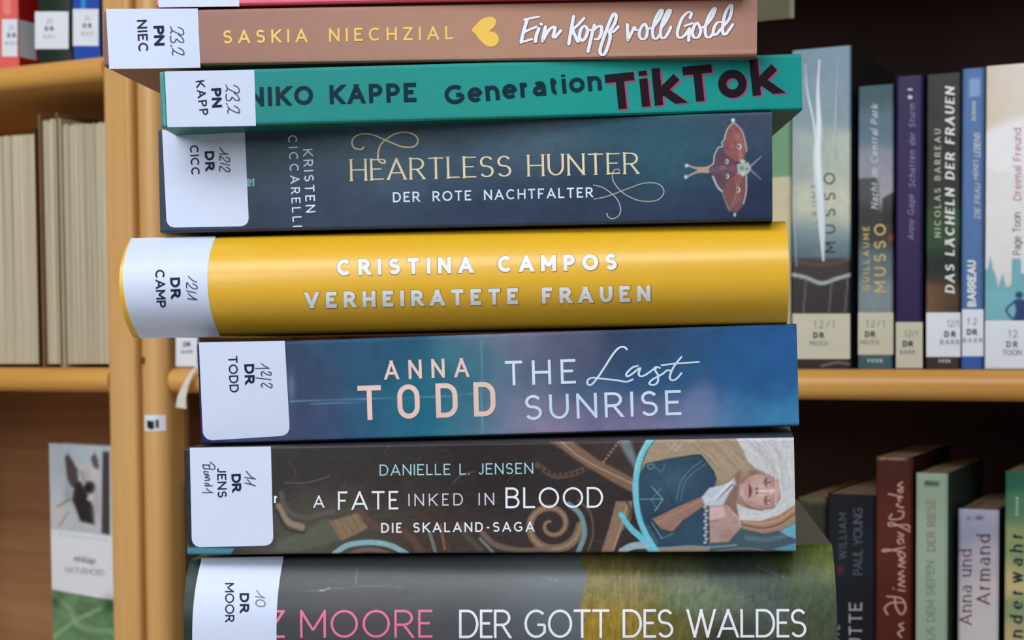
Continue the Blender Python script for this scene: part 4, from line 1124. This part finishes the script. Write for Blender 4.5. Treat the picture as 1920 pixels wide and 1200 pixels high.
# --- Anna Todd
def p_(X_, Y_):
    P = Paint(X_, Y_, (52, 92, 130))
    P.rbf([(380, 720, (40, 50, 90)), (560, 680, (60, 74, 104)), (580, 790, (70, 80, 115)), (640, 650, (52, 90, 122)), (720, 660, (44, 90, 124)), (680, 800, (56, 92, 130)), (760, 790, (36, 116, 142)), (830, 720, (38, 108, 132)),
           (900, 690, (70, 128, 146)), (900, 790, (50, 126, 150)), (960, 650, (122, 122, 152)), (980, 720, (100, 112, 138)), (950, 790, (128, 140, 168)), (1010, 795, (160, 142, 176)), (1060, 660, (94, 96, 124)), (1100, 740, (70, 98, 130)),
           (1120, 795, (120, 120, 160)), (1200, 660, (56, 76, 108)), (1200, 740, (46, 92, 134)), (1190, 800, (140, 130, 164)), (1280, 690, (48, 92, 138)), (1300, 790, (126, 140, 180)), (1400, 700, (44, 96, 150)), (1400, 790, (70, 128, 176)), (1480, 690, (44, 96, 156)), (1480, 780, (64, 140, 190))], 48, 26, 60)
    P.noise(.16, 26, 30, 2); P.noise(.05, 5, 4, 4); P.C = P.C*.85
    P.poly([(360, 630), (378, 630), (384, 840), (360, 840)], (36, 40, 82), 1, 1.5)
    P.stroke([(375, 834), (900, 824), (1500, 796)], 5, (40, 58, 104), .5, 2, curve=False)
    P.stroke([(545, 752), (650, 748), (760, 747), (900, 738)], 1.6, (120, 170, 190), .6); P.stroke([(580, 758), (700, 752)], 1.3, (110, 160, 180), .5)
    P.stroke([(901, 640), (903, 700), (904, 820)], 2, (120, 180, 190), .55); P.blob(546, 725, 7, 26, (120, 134, 160), .5)
    return P.C
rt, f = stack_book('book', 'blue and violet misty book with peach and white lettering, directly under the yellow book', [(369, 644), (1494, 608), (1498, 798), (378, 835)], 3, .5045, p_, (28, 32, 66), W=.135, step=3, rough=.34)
lab = spine_label(f, rt, [(373, 642), (534, 639), (544, 817), (381, 826)], rad=.003)
label_print(f, lab, [('TODD', (428, 668), (431, 736), 17, .14), ('DR', (458, 683), (459.5, 720), 18.5, .22)],
    [[(960,380),(1060,450),(1140,485)], [(830,490),(1140,485)], [(1110,560),(1180,590),(1160,640),(1060,610),(990,560),(960,600),(980,660)], [(840,700),(1180,740)], [(1130,820),(1200,860),(1180,920),(1090,880),(1010,820),(960,860),(980,910)]], (410, 650), 12)
peach = mat('peach_print', (232, 196, 188), .4)
title(f, rt, 'ANNA', (721, 712), (880, 706.5), 35.5, peach, 'author_text', w=.15, k=.85)
SO, SD = G['O'], G['D']
def rrect(x0, r_): return arc(1-r_, 1-r_*.62, r_, r_*.62, 90, 0)+arc(1-r_, r_*.62, r_, r_*.62, 0, -90)
G['O'] = (.62, [arc(.5, .68, .5, .32, 180, 0)+arc(.5, .32, .5, .32, 0, -180)+[(0, .68)]])
G['D'] = (.60, [[(0,0),(0,1)], [(0,1)]+arc(.45,.68,.55,.32,90,0)+arc(.45,.32,.55,.32,0,-90)+[(0,0)]])
title(f, rt, 'TODD', (672, 788), (930, 780), 64.5, peach, 'author_text', w=.145, k=.95)
G['O'], G['D'] = SO, SD
title(f, rt, 'THE', (948, 723), (1080, 719), 46, pw_, w=.115)
title(f, rt, 'SUNRISE', (985, 788), (1278, 778), 47, pw_, w=.115, k=1.05)
la = [[(685,120),(640,85),(560,100),(470,200),(360,370),(240,550),(150,650),(95,640),(100,580),(170,545),(300,560),(500,580),(680,605),(770,570)], [(850,370),(770,390),(680,480),(690,525),(760,490),(880,400),(860,480),(880,520),(950,510),(1080,420),(1120,385),(1180,400)],
      [(1120,385),(1110,440),(1150,510),(1140,620),(1070,655),(1020,630),(1070,570),(1200,500),(1290,435),(1340,440)], [(1500,235),(1400,360),(1340,480),(1330,560),(1380,585),(1440,550),(1500,480)], [(1200,360),(1400,335),(1765,310)]]
ink(f, script_polys(la, 4.0, (1090, 640), 8.0, .75), 'title_text', pw_, rt)

# --- Jensen
def p_(X_, Y_):
    P = Paint(X_, Y_, (56, 50, 50))
    P.rbf([(360, 950, (40, 44, 48)), (560, 860, (54, 50, 50)), (700, 880, (50, 46, 46)), (620, 1000, (78, 74, 66)), (800, 1000, (66, 54, 50)), (900, 900, (44, 38, 40)), (1040, 900, (46, 40, 42)), (1000, 1010, (60, 50, 48)), (1150, 850, (62, 52, 50)), (1130, 960, (52, 42, 42))], 70, 20)
    P.noise(.18, 24, 20, 3); P.noise(.14, 6, 5, 8)
    # left shapes
    P.stroke([(527, 925), (537, 955), (573, 970), (625, 958)], 9, (92, 84, 74), .9, 1.5); P.stroke([(535, 905), (575, 905), (618, 893)], 2.2, (96, 92, 88), .8)
    P.stroke([(522, 948), (540, 978), (565, 988)], 9, (150, 130, 118), .85, 2, w1=13); P.stroke([(520, 958), (536, 990), (570, 1000)], 5, (52, 48, 46), .8, 1.5)
    P.poly([(600, 975), (618, 975), (640, 1012), (560, 1034), (518, 1034), (520, 1010), (575, 1000)], (92, 98, 84), .7, 4)
    P.poly([(617, 977), (645, 970), (673, 961), (690, 990), (640, 1014)], (134, 112, 88), .95, 2)
    for i in range(5): P.stroke([(622+i*12, 976-i*3), (640+i*11, 1008-i*5)], 1.6, (98, 76, 60), .6)
    P.stroke([(676, 960), (700, 985), (760, 1000), (790, 1034)], 14, (96, 70, 60), .8, 3)
    P.stroke([(627, 1038), (653, 1022), (693, 1017), (730, 1022), (762, 1038)], 10, (134, 172, 184), .95, 1.2); P.stroke([(640, 1044), (693, 1030), (745, 1044)], 8, (110, 96, 84), .9, 1.2)
    P.stroke([(806, 1000), (812, 1020), (816, 1034)], 6, (120, 132, 134), .7, 1.5); P.stroke([(826, 985), (834, 1030)], 5, (132, 96, 78), .7)
    P.stroke([(868, 985), (876, 1006), (900, 1030)], 10, (84, 78, 72), .8, 3); P.stroke([(850, 905), (866, 890), (890, 884)], 3, (84, 80, 78), .7)
    P.poly([(345, 1026), (440, 1028), (430, 1042), (345, 1042)], (72, 138, 158), .9, 1.5); P.stroke([(345, 990), (352, 1030)], 4, (70, 130, 140), .6)
    rg = np.random.RandomState(12)
    for i in range(70):
        x0 = 515+rg.rand()*660; y0 = 835+rg.rand()*195; a = rg.rand()*6.28; l = 10+rg.rand()*26
        P.stroke([(x0, y0), (x0+l*math.cos(a)*.6+4, y0+l*math.sin(a)*.5), (x0+l*math.cos(a), y0+l*math.sin(a)*.8+5)], 1.6, [(88, 76, 68), (36, 30, 32), (104, 88, 76), (70, 78, 80)][i % 4], .4)
    # beaded arc
    P.stroke([(1008, 872), (1040, 892), (1080, 886), (1108, 872)], 11, (92, 74, 66), .9, 1.5)
    for i in range(9): P.blob(1014+i*10.5, 880+10*math.sin(i/8*math.pi), 3.4, 3.2, (52, 38, 36), .95, 2)
    # diagonal band
    P.poly([(1028, 826), (1074, 826), (1120, 862), (1186, 896), (1190, 926), (1150, 905), (1090, 868)], (124, 98, 82), .95, 2)
    P.stroke([(1050, 826), (1095, 862), (1188, 908)], 3, (176, 140, 112), .8); P.stroke([(1036, 828), (1088, 870), (1185, 924)], 2.4, (64, 46, 42), .8); P.stroke([(1074, 828), (1120, 858), (1186, 893)], 2.4, (72, 52, 46), .8)
    for i in range(8): P.blob(1132+i*4.5, 866-i*6, 2.8, 2.6, (150, 124, 108), .8, 2)
    # spiral
    sp_ = []
    for i in range(46):
        a = math.radians(250-i*13.5); rr = 7+i*1.05; sp_.append((1034+rr*math.cos(a)*1.0, 984+rr*math.sin(a)*.95))
    P.stroke(sp_, 5, (128, 104, 86), .95, 1.5, w1=17, curve=False); P.stroke(sp_, 1, (170, 140, 112), .6, 1, w1=4, curve=False)
    P.stroke([(1066, 945), (1088, 965), (1096, 1000), (1084, 1036)], 9, (116, 146, 154), .9, 1.5); P.stroke([(1084, 938), (1106, 960), (1112, 1000), (1102, 1036)], 4, (100, 84, 74), .8)
    P.stroke([(905, 1000), (930, 1022), (980, 1032), (1030, 1028)], 10, (116, 96, 84), .85, 2); P.stroke([(900, 1010), (925, 1036)], 5, (120, 140, 144), .7)
    # right wood leg
    P.poly([(1127, 1036), (1142, 990), (1155, 940), (1186, 940), (1182, 975), (1164, 998), (1150, 1036)], (138, 112, 94), .95, 2); P.stroke([(1150, 1030), (1165, 985), (1176, 945)], 3, (178, 148, 122), .7); P.stroke([(1175, 940), (1182, 960), (1172, 985)], 5, (64, 48, 44), .7)
    # background inside ring
    inner = [(1224, 822), (1207, 856), (1198, 895), (1198, 935), (1204, 972), (1216, 1004), (1234, 1038), (1500, 1038), (1500, 815), (1228, 815)]
    P.poly(inner, (150, 130, 112), 1, 1)
    P.poly([(1225, 815), (1374, 815), (1395, 849), (1401, 866), (1414, 879), (1406, 890), (1357, 903), (1344, 897), (1339, 884), (1315, 852), (1250, 858), (1206, 874)], (160, 142, 120), 1, 1.5)
    rng = np.random.RandomState(3)
    for i in range(26):
        x0 = 1290+rng.rand()*80; y0 = 822+rng.rand()*20
        P.stroke([(x0, y0), (x0+18+rng.rand()*10, y0+18), (x0+40+rng.rand()*14, y0+36+rng.rand()*24)], 1.4, [(188, 170, 148), (126, 106, 88), (174, 156, 134)][i % 3], .5)
    for a in ((1250, 832), (1262, 830)):
        P.stroke([(a[0], a[1]), (a[0]+20, a[1]+14)], 1.8, (190, 182, 166), .6); P.stroke([(a[0]+18, a[1]), (a[0]+2, a[1]+16)], 1.8, (190, 182, 166), .6)
    # dress
    dress = [(1198, 894), (1210, 869), (1251, 860), (1300, 852), (1315, 852), (1338, 882), (1344, 897), (1340, 915), (1330, 935), (1330, 1024), (1229, 1026), (1208, 990), (1199, 946)]
    P.poly(dress, (48, 72, 92), 1, 1.2)
    P.blob(1260, 900, 40, 26, (66, 98, 118), .6); P.blob(1225, 985, 20, 26, (36, 48, 66), .6); P.blob(1300, 1000, 22, 20, (52, 82, 104), .6)
    P.stroke([(1315, 864), (1290, 885), (1276, 905), (1268, 938)], 2.2, (96, 138, 154), .55); P.stroke([(1326, 868), (1300, 886), (1284, 905), (1276, 938)], 2, (92, 132, 150), .5)
    P.stroke([(1298, 856), (1315, 856), (1340, 888)], 2, (24, 36, 50), .8); P.stroke([(1340, 912), (1316, 934), (1270, 948), (1228, 968)], 2, (26, 36, 50), .7)
    P.stroke([(1200, 936), (1242, 936)], 1.6, (130, 172, 188), .7, curve=False); P.stroke([(1222, 912), (1243, 936), (1228, 958)], 1.8, (130, 172, 188), .7, curve=False); P.stroke([(1240, 916), (1221, 936), (1232, 954)], 1.5, (110, 150, 170), .6, curve=False)
    P.stroke([(1214, 872), (1224, 870), (1226, 876), (1218, 880), (1214, 874)], 1.8, (130, 160, 176), .6); P.stroke([(1228, 876), (1240, 884), (1246, 872)], 1.6, (110, 150, 168), .6); P.stroke([(1228, 890), (1250, 915), (1262, 945)], 2, (34, 48, 66), .6)
    # sleeve cuff + arm + hand
    P.poly([(1223, 973), (1245, 963), (1270, 950), (1300, 938), (1320, 930), (1325, 944), (1300, 962), (1280, 976), (1262, 996), (1240, 992)], (148, 114, 104), 1, 1.8)
    P.stroke([(1232, 980), (1270, 960), (1318, 938)], 4, (180, 138, 122), .5, 2); P.stroke([(1242, 993), (1262, 997), (1284, 974)], 2.4, (78, 48, 44), .8)
    P.stroke([(1214, 986), (1226, 1008), (1232, 1018)], 6, (70, 94, 118), .8); P.stroke([(1222, 980), (1240, 1008)], 2, (140, 164, 182), .6); P.stroke([(1240, 1010), (1262, 1000)], 2, (120, 150, 170), .5)
    P.poly([(1382, 945), (1390, 880), (1376, 890), (1360, 944), (1356, 950), (1384, 972)], (134, 106, 100), 1, 3)
    P.poly([(1316, 932), (1330, 915), (1357, 909), (1376, 900), (1378, 909), (1365, 928), (1354, 949), (1322, 948)], (186, 194, 208), 1, 1.6)
    for k in range(4): P.stroke([(1340+k*6, 936-k*7), (1360+k*3, 914-k*3), (1377+k*1, 897+k*4)], 4.5, (206, 208, 218), .8, 1, w1=2.5)
    for k in range(4): P.stroke([(1344+k*6, 938-k*6), (1364+k*3, 916-k*2), (1378+k*1, 900+k*5)], 1.3, (120, 92, 94), .7)
    P.stroke([(1325, 940), (1350, 925), (1372, 905)], 3, (214, 220, 230), .5)
    # chest
    P.poly([(1329, 950), (1363, 947), (1382, 967), (1388, 982), (1382, 1003), (1362, 1016), (1331, 1018)], (172, 142, 138), 1, 2)
    P.poly([(1330, 951), (1358, 950), (1360, 968), (1330, 976)], (206, 178, 178), .9, 3); P.stroke([(1329, 977), (1343, 976)], 1.6, (110, 76, 72), .8); P.stroke([(1366, 952), (1386, 976), (1386, 998), (1368, 1014)], 2, (214, 180, 172), .7)
    P.blob(1362, 1004, 16, 10, (146, 104, 98), .6)
    for i in range(11):
        P.blob(1322+(i % 2)*2.5, 951+i*6.6, 3.3, 2.7, (196, 196, 204), .95, 3); P.blob(1322+(i % 2)*2.5, 951+i*6.6, 1.3, 1.1, (40, 44, 58), 1, 3)
    P.stroke([(1329, 950), (1330, 1018)], 1.6, (44, 34, 40), .8)
    # hair white
    P.poly([(1374, 812), (1500, 812), (1500, 946), (1459, 967), (1425, 977), (1387, 975), (1381, 944), (1404, 954), (1425, 957), (1451, 953), (1464, 935), (1460, 899), (1440, 889), (1417, 878), (1401, 864), (1395, 847)], (196, 196, 202), 1, 1.6)
    for i in range(60):
        x0 = 1382+rng.rand()*100; y0 = 822+rng.rand()*10; e = (1440+rng.rand()*46, 885+rng.rand()*40)
        P.stroke([(x0, y0), ((x0+e[0])/2+6, (y0+e[1])/2-4), e], 1.2, [(224, 224, 228), (150, 148, 150), (208, 208, 214), (170, 166, 160)][i % 4], .42)
    # lower strands
    P.poly([(1389, 976), (1425, 978), (1459, 967), (1500, 940), (1500, 974), (1466, 993), (1432, 1000), (1389, 989)], (162, 128, 104), 1, 1.5)
    P.stroke([(1392, 984), (1430, 990), (1462, 982), (1492, 962)], 2.4, (88, 60, 52), .85); P.stroke([(1395, 978), (1430, 982), (1465, 972), (1494, 950)], 1.6, (200, 172, 150), .7)
    P.stroke([(1386, 968), (1424, 968), (1456, 956), (1490, 934)], 2, (222, 218, 210), .7)
    P.poly([(1330, 1018), (1365, 1016), (1389, 990), (1432, 1000), (1466, 993), (1500, 974), (1500, 1040), (1330, 1040)], (66, 86, 98), 1, 2)
    P.stroke([(1400, 1008), (1440, 1012), (1480, 1002)], 8, (104, 132, 142), .5, 3); P.poly([(1462, 996), (1500, 976), (1500, 1012), (1480, 1006)], (104, 172, 196), .9, 1.5); P.poly([(1450, 1030), (1500, 1016), (1500, 1040)], (92, 150, 172), .8, 2)
    P.stroke([(1236, 1030), (1290, 1024), (1330, 1026), (1380, 1022)], 4, (120, 142, 152), .7); P.stroke([(1340, 1034), (1400, 1028), (1450, 1036)], 3, (140, 120, 110), .6)
    # face
    face = [(1386, 931), (1388, 909), (1399, 896), (1417, 889), (1440, 893), (1458, 901), (1463, 920), (1456, 947), (1426, 956), (1404, 950), (1393, 942)]
    P.poly(face, (190, 154, 148), 1, 1.6)
    P.blob(1436, 921, 17, 16, (220, 190, 186), .75); P.blob(1396, 900, 12, 9, (138, 100, 94), .55); P.blob(1404, 946, 16, 6, (150, 112, 106), .6); P.blob(1391, 922, 5, 12, (206, 172, 166), .6)
    P.blob(1410, 886, 10, 5, (124, 78, 74), .6); P.blob(1428, 952, 18, 4, (140, 102, 98), .6)
    for yy in (904.5, 938.5):
        P.blob(1440, yy, 8.5, 10, (120, 82, 78), .75, 1.5); P.stroke([(1437, yy-8), (1434, yy), (1437, yy+8)], 2.0, (66, 42, 44), .9); P.stroke([(1441, yy-5), (1441, yy+5)], 3.0, (205, 178, 170), .9); P.blob(1440.5, yy, 1.8, 2.0, (60, 44, 46), .95, 3)
        P.stroke([(1449, yy-10), (1451, yy), (1449, yy+9)], 1.8, (124, 90, 82), .8)
    P.stroke([(1452, 920), (1438, 920), (1424, 920)], 3, (230, 206, 200), .7); P.stroke([(1424, 916.5), (1442, 916.5)], 1.2, (150, 112, 106), .7); P.stroke([(1424, 925), (1442, 925)], 1.2, (140, 104, 98), .7)
    P.blob(1419, 916.5, 3.2, 2.8, (100, 64, 62), .9, 2); P.blob(1419, 924.5, 3.2, 2.8, (108, 70, 66), .9, 2)
    P.poly([(1404, 907), (1410, 914), (1411, 921), (1409, 930), (1404, 934), (1403, 921)], (128, 74, 76), .95, 1.1); P.stroke([(1405, 908), (1406, 920), (1404, 933)], 1.1, (70, 38, 42), .9); P.stroke([(1399, 914), (1398, 921), (1400, 928)], 2.6, (168, 120, 118), .8)
    P.stroke([(1388, 930), (1396, 944), (1410, 952), (1430, 957)], 1.8, (96, 66, 62), .8); P.stroke([(1390, 906), (1402, 893), (1418, 887)], 1.6, (110, 76, 72), .6)
    # teal ring
    P.stroke([(1164, 964), (1182, 990), (1206, 1012), (1226, 1038)], 9, (104, 186, 210), 1, 1.2, w1=13); P.stroke([(1172, 830), (1184, 856), (1196, 880)], 20, (124, 140, 144), .7, 4, w1=8)
    P.stroke([(1166, 1034), (1186, 1024), (1214, 1022)], 13, (152, 178, 190), .9, 1.5)
    P.stroke([(1226, 818), (1204, 852), (1193, 896), (1193, 935), (1199, 970), (1212, 1003), (1234, 1040)], 12, (112, 190, 212), 1, 1.2, w1=11); P.stroke([(1233, 818), (1210, 852), (1199, 896), (1199, 935), (1204, 970), (1219, 1003)], 1.8, (28, 44, 58), .9)
    P.stroke([(1214, 824), (1198, 856), (1190, 890)], 4, (170, 220, 232), .5, 2)
    P.noise(.13, 5, 4, 31); P.noise(.10, 12, 3, 37)
    P.C = np.clip(P.C*.93, 0, 1)
    P.stroke([(520, 833), (1000, 826), (1486, 819)], 1.6, (150, 140, 136), .45, 1, curve=False)
    return P.C
rt, f = stack_book('book', 'dark book with carved scrolls and a painted white-haired woman, second from the bottom', [(346, 840), (1487, 820), (1494, 1035), (350, 1040)], 9, .487, p_, (38, 34, 38), W=.135, step=1.55, rough=.36)
lab = spine_label(f, rt, [(356, 839.5), (508, 837), (513, 1023), (360, 1026)], rad=.0028)
label_print(f, lab, [('JENS', (407, 877), (408.5, 933), 17, .14), ('DR', (434, 889), (435.5, 922), 17.5, .22)],
    [[(1100,400),(1210,520),(1310,580)], [(1070,540),(1310,575)], [(1130,590),(1220,690),(1310,730)], [(1070,660),(1310,730)],
     [(130,260),(290,260)], [(290,195),(390,280),(385,350),(300,350),(260,265)], [(270,350),(190,345),(140,330),(130,250)], [(250,420),(160,400),(170,460),(250,470),(180,490)], [(270,500),(180,540),(270,560),(260,600),(170,605)], [(170,670),(250,680),(240,730),(170,720),(340,730)], [(210,790),(290,860),(350,880)], [(120,880),(350,880)]], (370, 850), 12, hw=2.1)
ptl = mat('pale_aqua_print', (158, 202, 212), .4)
title(f, rt, 'DANIELLE L. JENSEN', (712, 892), (1000, 888.5), 21, ptl, 'author_text', w=.11, space=.4)
G['E'] = (.46, G['E'][1]); G['F'] = (.46, G['F'][1])
title(f, rt, 'A', (588, 952), (610, 952), 23, white, w=.12)
title(f, rt, 'FATE', (634, 956), (747, 955), 34.5, white, w=.105, serif=.03)
title(f, rt, 'INKED IN', (766, 949), (927, 947), 23, mat('lilac_white_print', (196, 196, 214), .4), w=.11, space=.5)
title(f, rt, 'BLOOD', (948, 953), (1131, 952), 39, white, w=.10, serif=.03)
title(f, rt, 'DIE SKALAND-SAGA', (715, 999), (1002, 996.5), 18.5, white, 'subtitle_text', w=.15, space=.6)
title(f, rt, 'r', (514, 943), (522, 943), 17, white, 'publisher_text', w=.2)

# --- Moore hardback
def p_(X_, Y_):
    P = Paint(X_, Y_, (84, 88, 92))
    P.rbf([(380, 1100, (36, 46, 44)), (560, 1090, (84, 86, 90)), (560, 1180, (70, 72, 78)), (700, 1100, (92, 94, 97)), (700, 1180, (78, 78, 84)), (900, 1100, (100, 104, 108)), (900, 1190, (72, 74, 82)), (1060, 1110, (116, 124, 130)), (1060, 1190, (92, 98, 108)), (800, 1060, (90, 92, 94))], 80, 14)
    P.noise(.08, 40, 10, 3); P.C = P.C*.85
    Q = Paint(X_, Y_, (90, 92, 60))
    Q.rbf([(1110, 1090, (122, 112, 62)), (1120, 1180, (150, 122, 44)), (1190, 1100, (120, 112, 68)), (1180, 1190, (132, 112, 46)), (1250, 1070, (84, 88, 60)), (1260, 1180, (96, 92, 50)), (1300, 1120, (104, 116, 88)), (1370, 1060, (52, 62, 54)), (1380, 1130, (98, 108, 92)), (1420, 1090, (56, 68, 72)),
           (1380, 1190, (60, 58, 54)), (1450, 1150, (78, 90, 84)), (1470, 1060, (70, 84, 50)), (1530, 1050, (88, 102, 38)), (1540, 1110, (70, 82, 62)), (1540, 1180, (66, 76, 58)), (1480, 1190, (76, 74, 54))], 34, 18, 30)
    Q.noise(.35, 7, 16, 7); Q.noise(.3, 3, 4, 9); Q.noise(.15, 3, 30, 21)
    for i in range(14):
        rng = np.random.RandomState(i); x0 = 1110+rng.rand()*90; Q.stroke([(x0, 1050+rng.rand()*30), (x0+4, 1100), (x0+rng.rand()*8-4, 1200)], 1.2, (176, 148, 90), .35)
    edge = 1092+2*np.sin(Y_/13)+11*(fbm(X_/9, Y_/9, 5)-.5)*2-(Y_-1100)*.04
    a = np.clip((X_-edge)/3, 0, 1)[..., None]
    P.C = P.C*(1-a)+Q.C*a
    P.stroke([(600, 1108), (612, 1105), (618, 1104)], 2.4, (176, 178, 180), .8); P.stroke([(668, 1066), (668, 1094)], 2, (130, 132, 134), .6); P.stroke([(1020, 1082), (1050, 1090)], 1.5, (160, 166, 170), .5); P.stroke([(1420, 1062), (1450, 1074), (1478, 1086)], 1.5, (120, 126, 120), .6)
    P.stroke([(560, 1110), (700, 1098), (760, 1102)], 1.4, (130, 132, 136), .4)
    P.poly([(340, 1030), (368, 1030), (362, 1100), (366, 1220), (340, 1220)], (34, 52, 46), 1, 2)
    return P.C
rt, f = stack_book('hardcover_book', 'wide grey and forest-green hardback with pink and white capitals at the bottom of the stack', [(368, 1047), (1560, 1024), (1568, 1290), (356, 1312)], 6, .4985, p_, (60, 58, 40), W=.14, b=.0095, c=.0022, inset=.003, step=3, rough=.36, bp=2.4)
moore = f
lab = spine_label(f, rt, [(378, 1046), (532, 1043), (520, 1235), (362, 1238)], rad=.003)
label_print(f, lab, [('MOOR', (422, 1093), (422.5, 1166), 17, .13), ('DR', (449.5, 1112), (450, 1148), 17.5, .21)],
    [[(980,320),(1060,430),(1160,490)], [(950,460),(1160,490)], [(960,590),(1000,540),(1100,540),(1165,600),(1140,670),(1040,680),(970,640),(960,590)]], (400, 1080), 12, faint=True)
pink = mat('pink_cover_print', (226, 116, 160), .4)
title(f, rt, 'Z', (498, 1196), (534, 1196), 52, pink, 'author_text', w=.09, off=.00003)
title(f, rt, 'MOORE', (563, 1196), (811, 1195.5), 52.5, pink, 'author_text', w=.09)
title(f, rt, 'DER GOTT DES WALDES', (861, 1196.5), (1512, 1195), 53.5, white, w=.09, space=.42)

# ------------------------------------------------------------------ support under the stack, floor and wall
c4 = [moore.world(x, y, 0) for x in (.015, moore.L-.015) for y in (.012, .118)]
zt = min(float(p[2]) for p in c4)-.0002
ctr = moore.world(moore.L/2, .066, 0)
sm = Frame(np.array([ctr[0], ctr[1], 0]), moore.e1*[1, 1, 0]/np.linalg.norm(moore.e1[:2]), moore.d, Zz).matrix()
sr = empty('book_stand', sm, 'narrow wooden stand carrying the stack of books', 'stand')
mw = wood('stand_wood', (190, 150, 100), (160, 120, 74), 'u')
# gently tilted top that follows the lowest book
t0 = float(moore.world(.01, .06, 0)[2]); t1 = float(moore.world(moore.L-.01, .06, 0)[2])
hw = moore.L/2-.01
V = [(-hw, -.052, t0-.022), (hw, -.052, t1-.022), (hw, .052, t1-.022), (-hw, .052, t0-.022), (-hw, -.052, t0-.0003), (hw, -.052, t1-.0003), (hw, .052, t1-.0003), (-hw, .052, t0-.0003)]
mesh_obj('top', V, [(0, 3, 2, 1), (4, 5, 6, 7), (0, 1, 5, 4), (1, 2, 6, 5), (2, 3, 7, 6), (3, 0, 4, 7)], mw, sr)
for sx in (-1, 1):
    for sy in (-1, 1):
        tz_ = (t0 if sx < 0 else t1)-.0225
        V = []
        for (q, zz, h_) in ((.08, tz_, .010), (.095, 0.0, .007)):
            yy = .040 if zz else .05
            for dx, dy in ((-h_, -h_), (h_, -h_), (h_, h_), (-h_, h_)): V.append((sx*q+dx, sy*yy+dy, zz))
        mesh_obj('leg', V, [(0, 1, 2, 3), (7, 6, 5, 4), (0, 4, 5, 1), (1, 5, 6, 2), (2, 6, 7, 3), (3, 7, 4, 0)], mw, sr)
o = box('floor', -3, 3, -3.5, 2.6, -.05, -.0, mat('linoleum_floor', (204, 200, 192), .5, .05, 8), None); o['kind'] = 'structure'
pm = mat('wall_paint', (206, 200, 190), .8, .03, 4)
for nm, a in (('wall_back', (-3, 3, 2.6, 2.7, 0, 2.9)), ('wall_left', (-3.1, -3, -3.5, 2.7, 0, 2.9)), ('ceiling', (-3, 3, -3.5, 2.6, 2.9, 3.0))):
    o = box(nm, *a, pm, None); o['kind'] = 'structure'
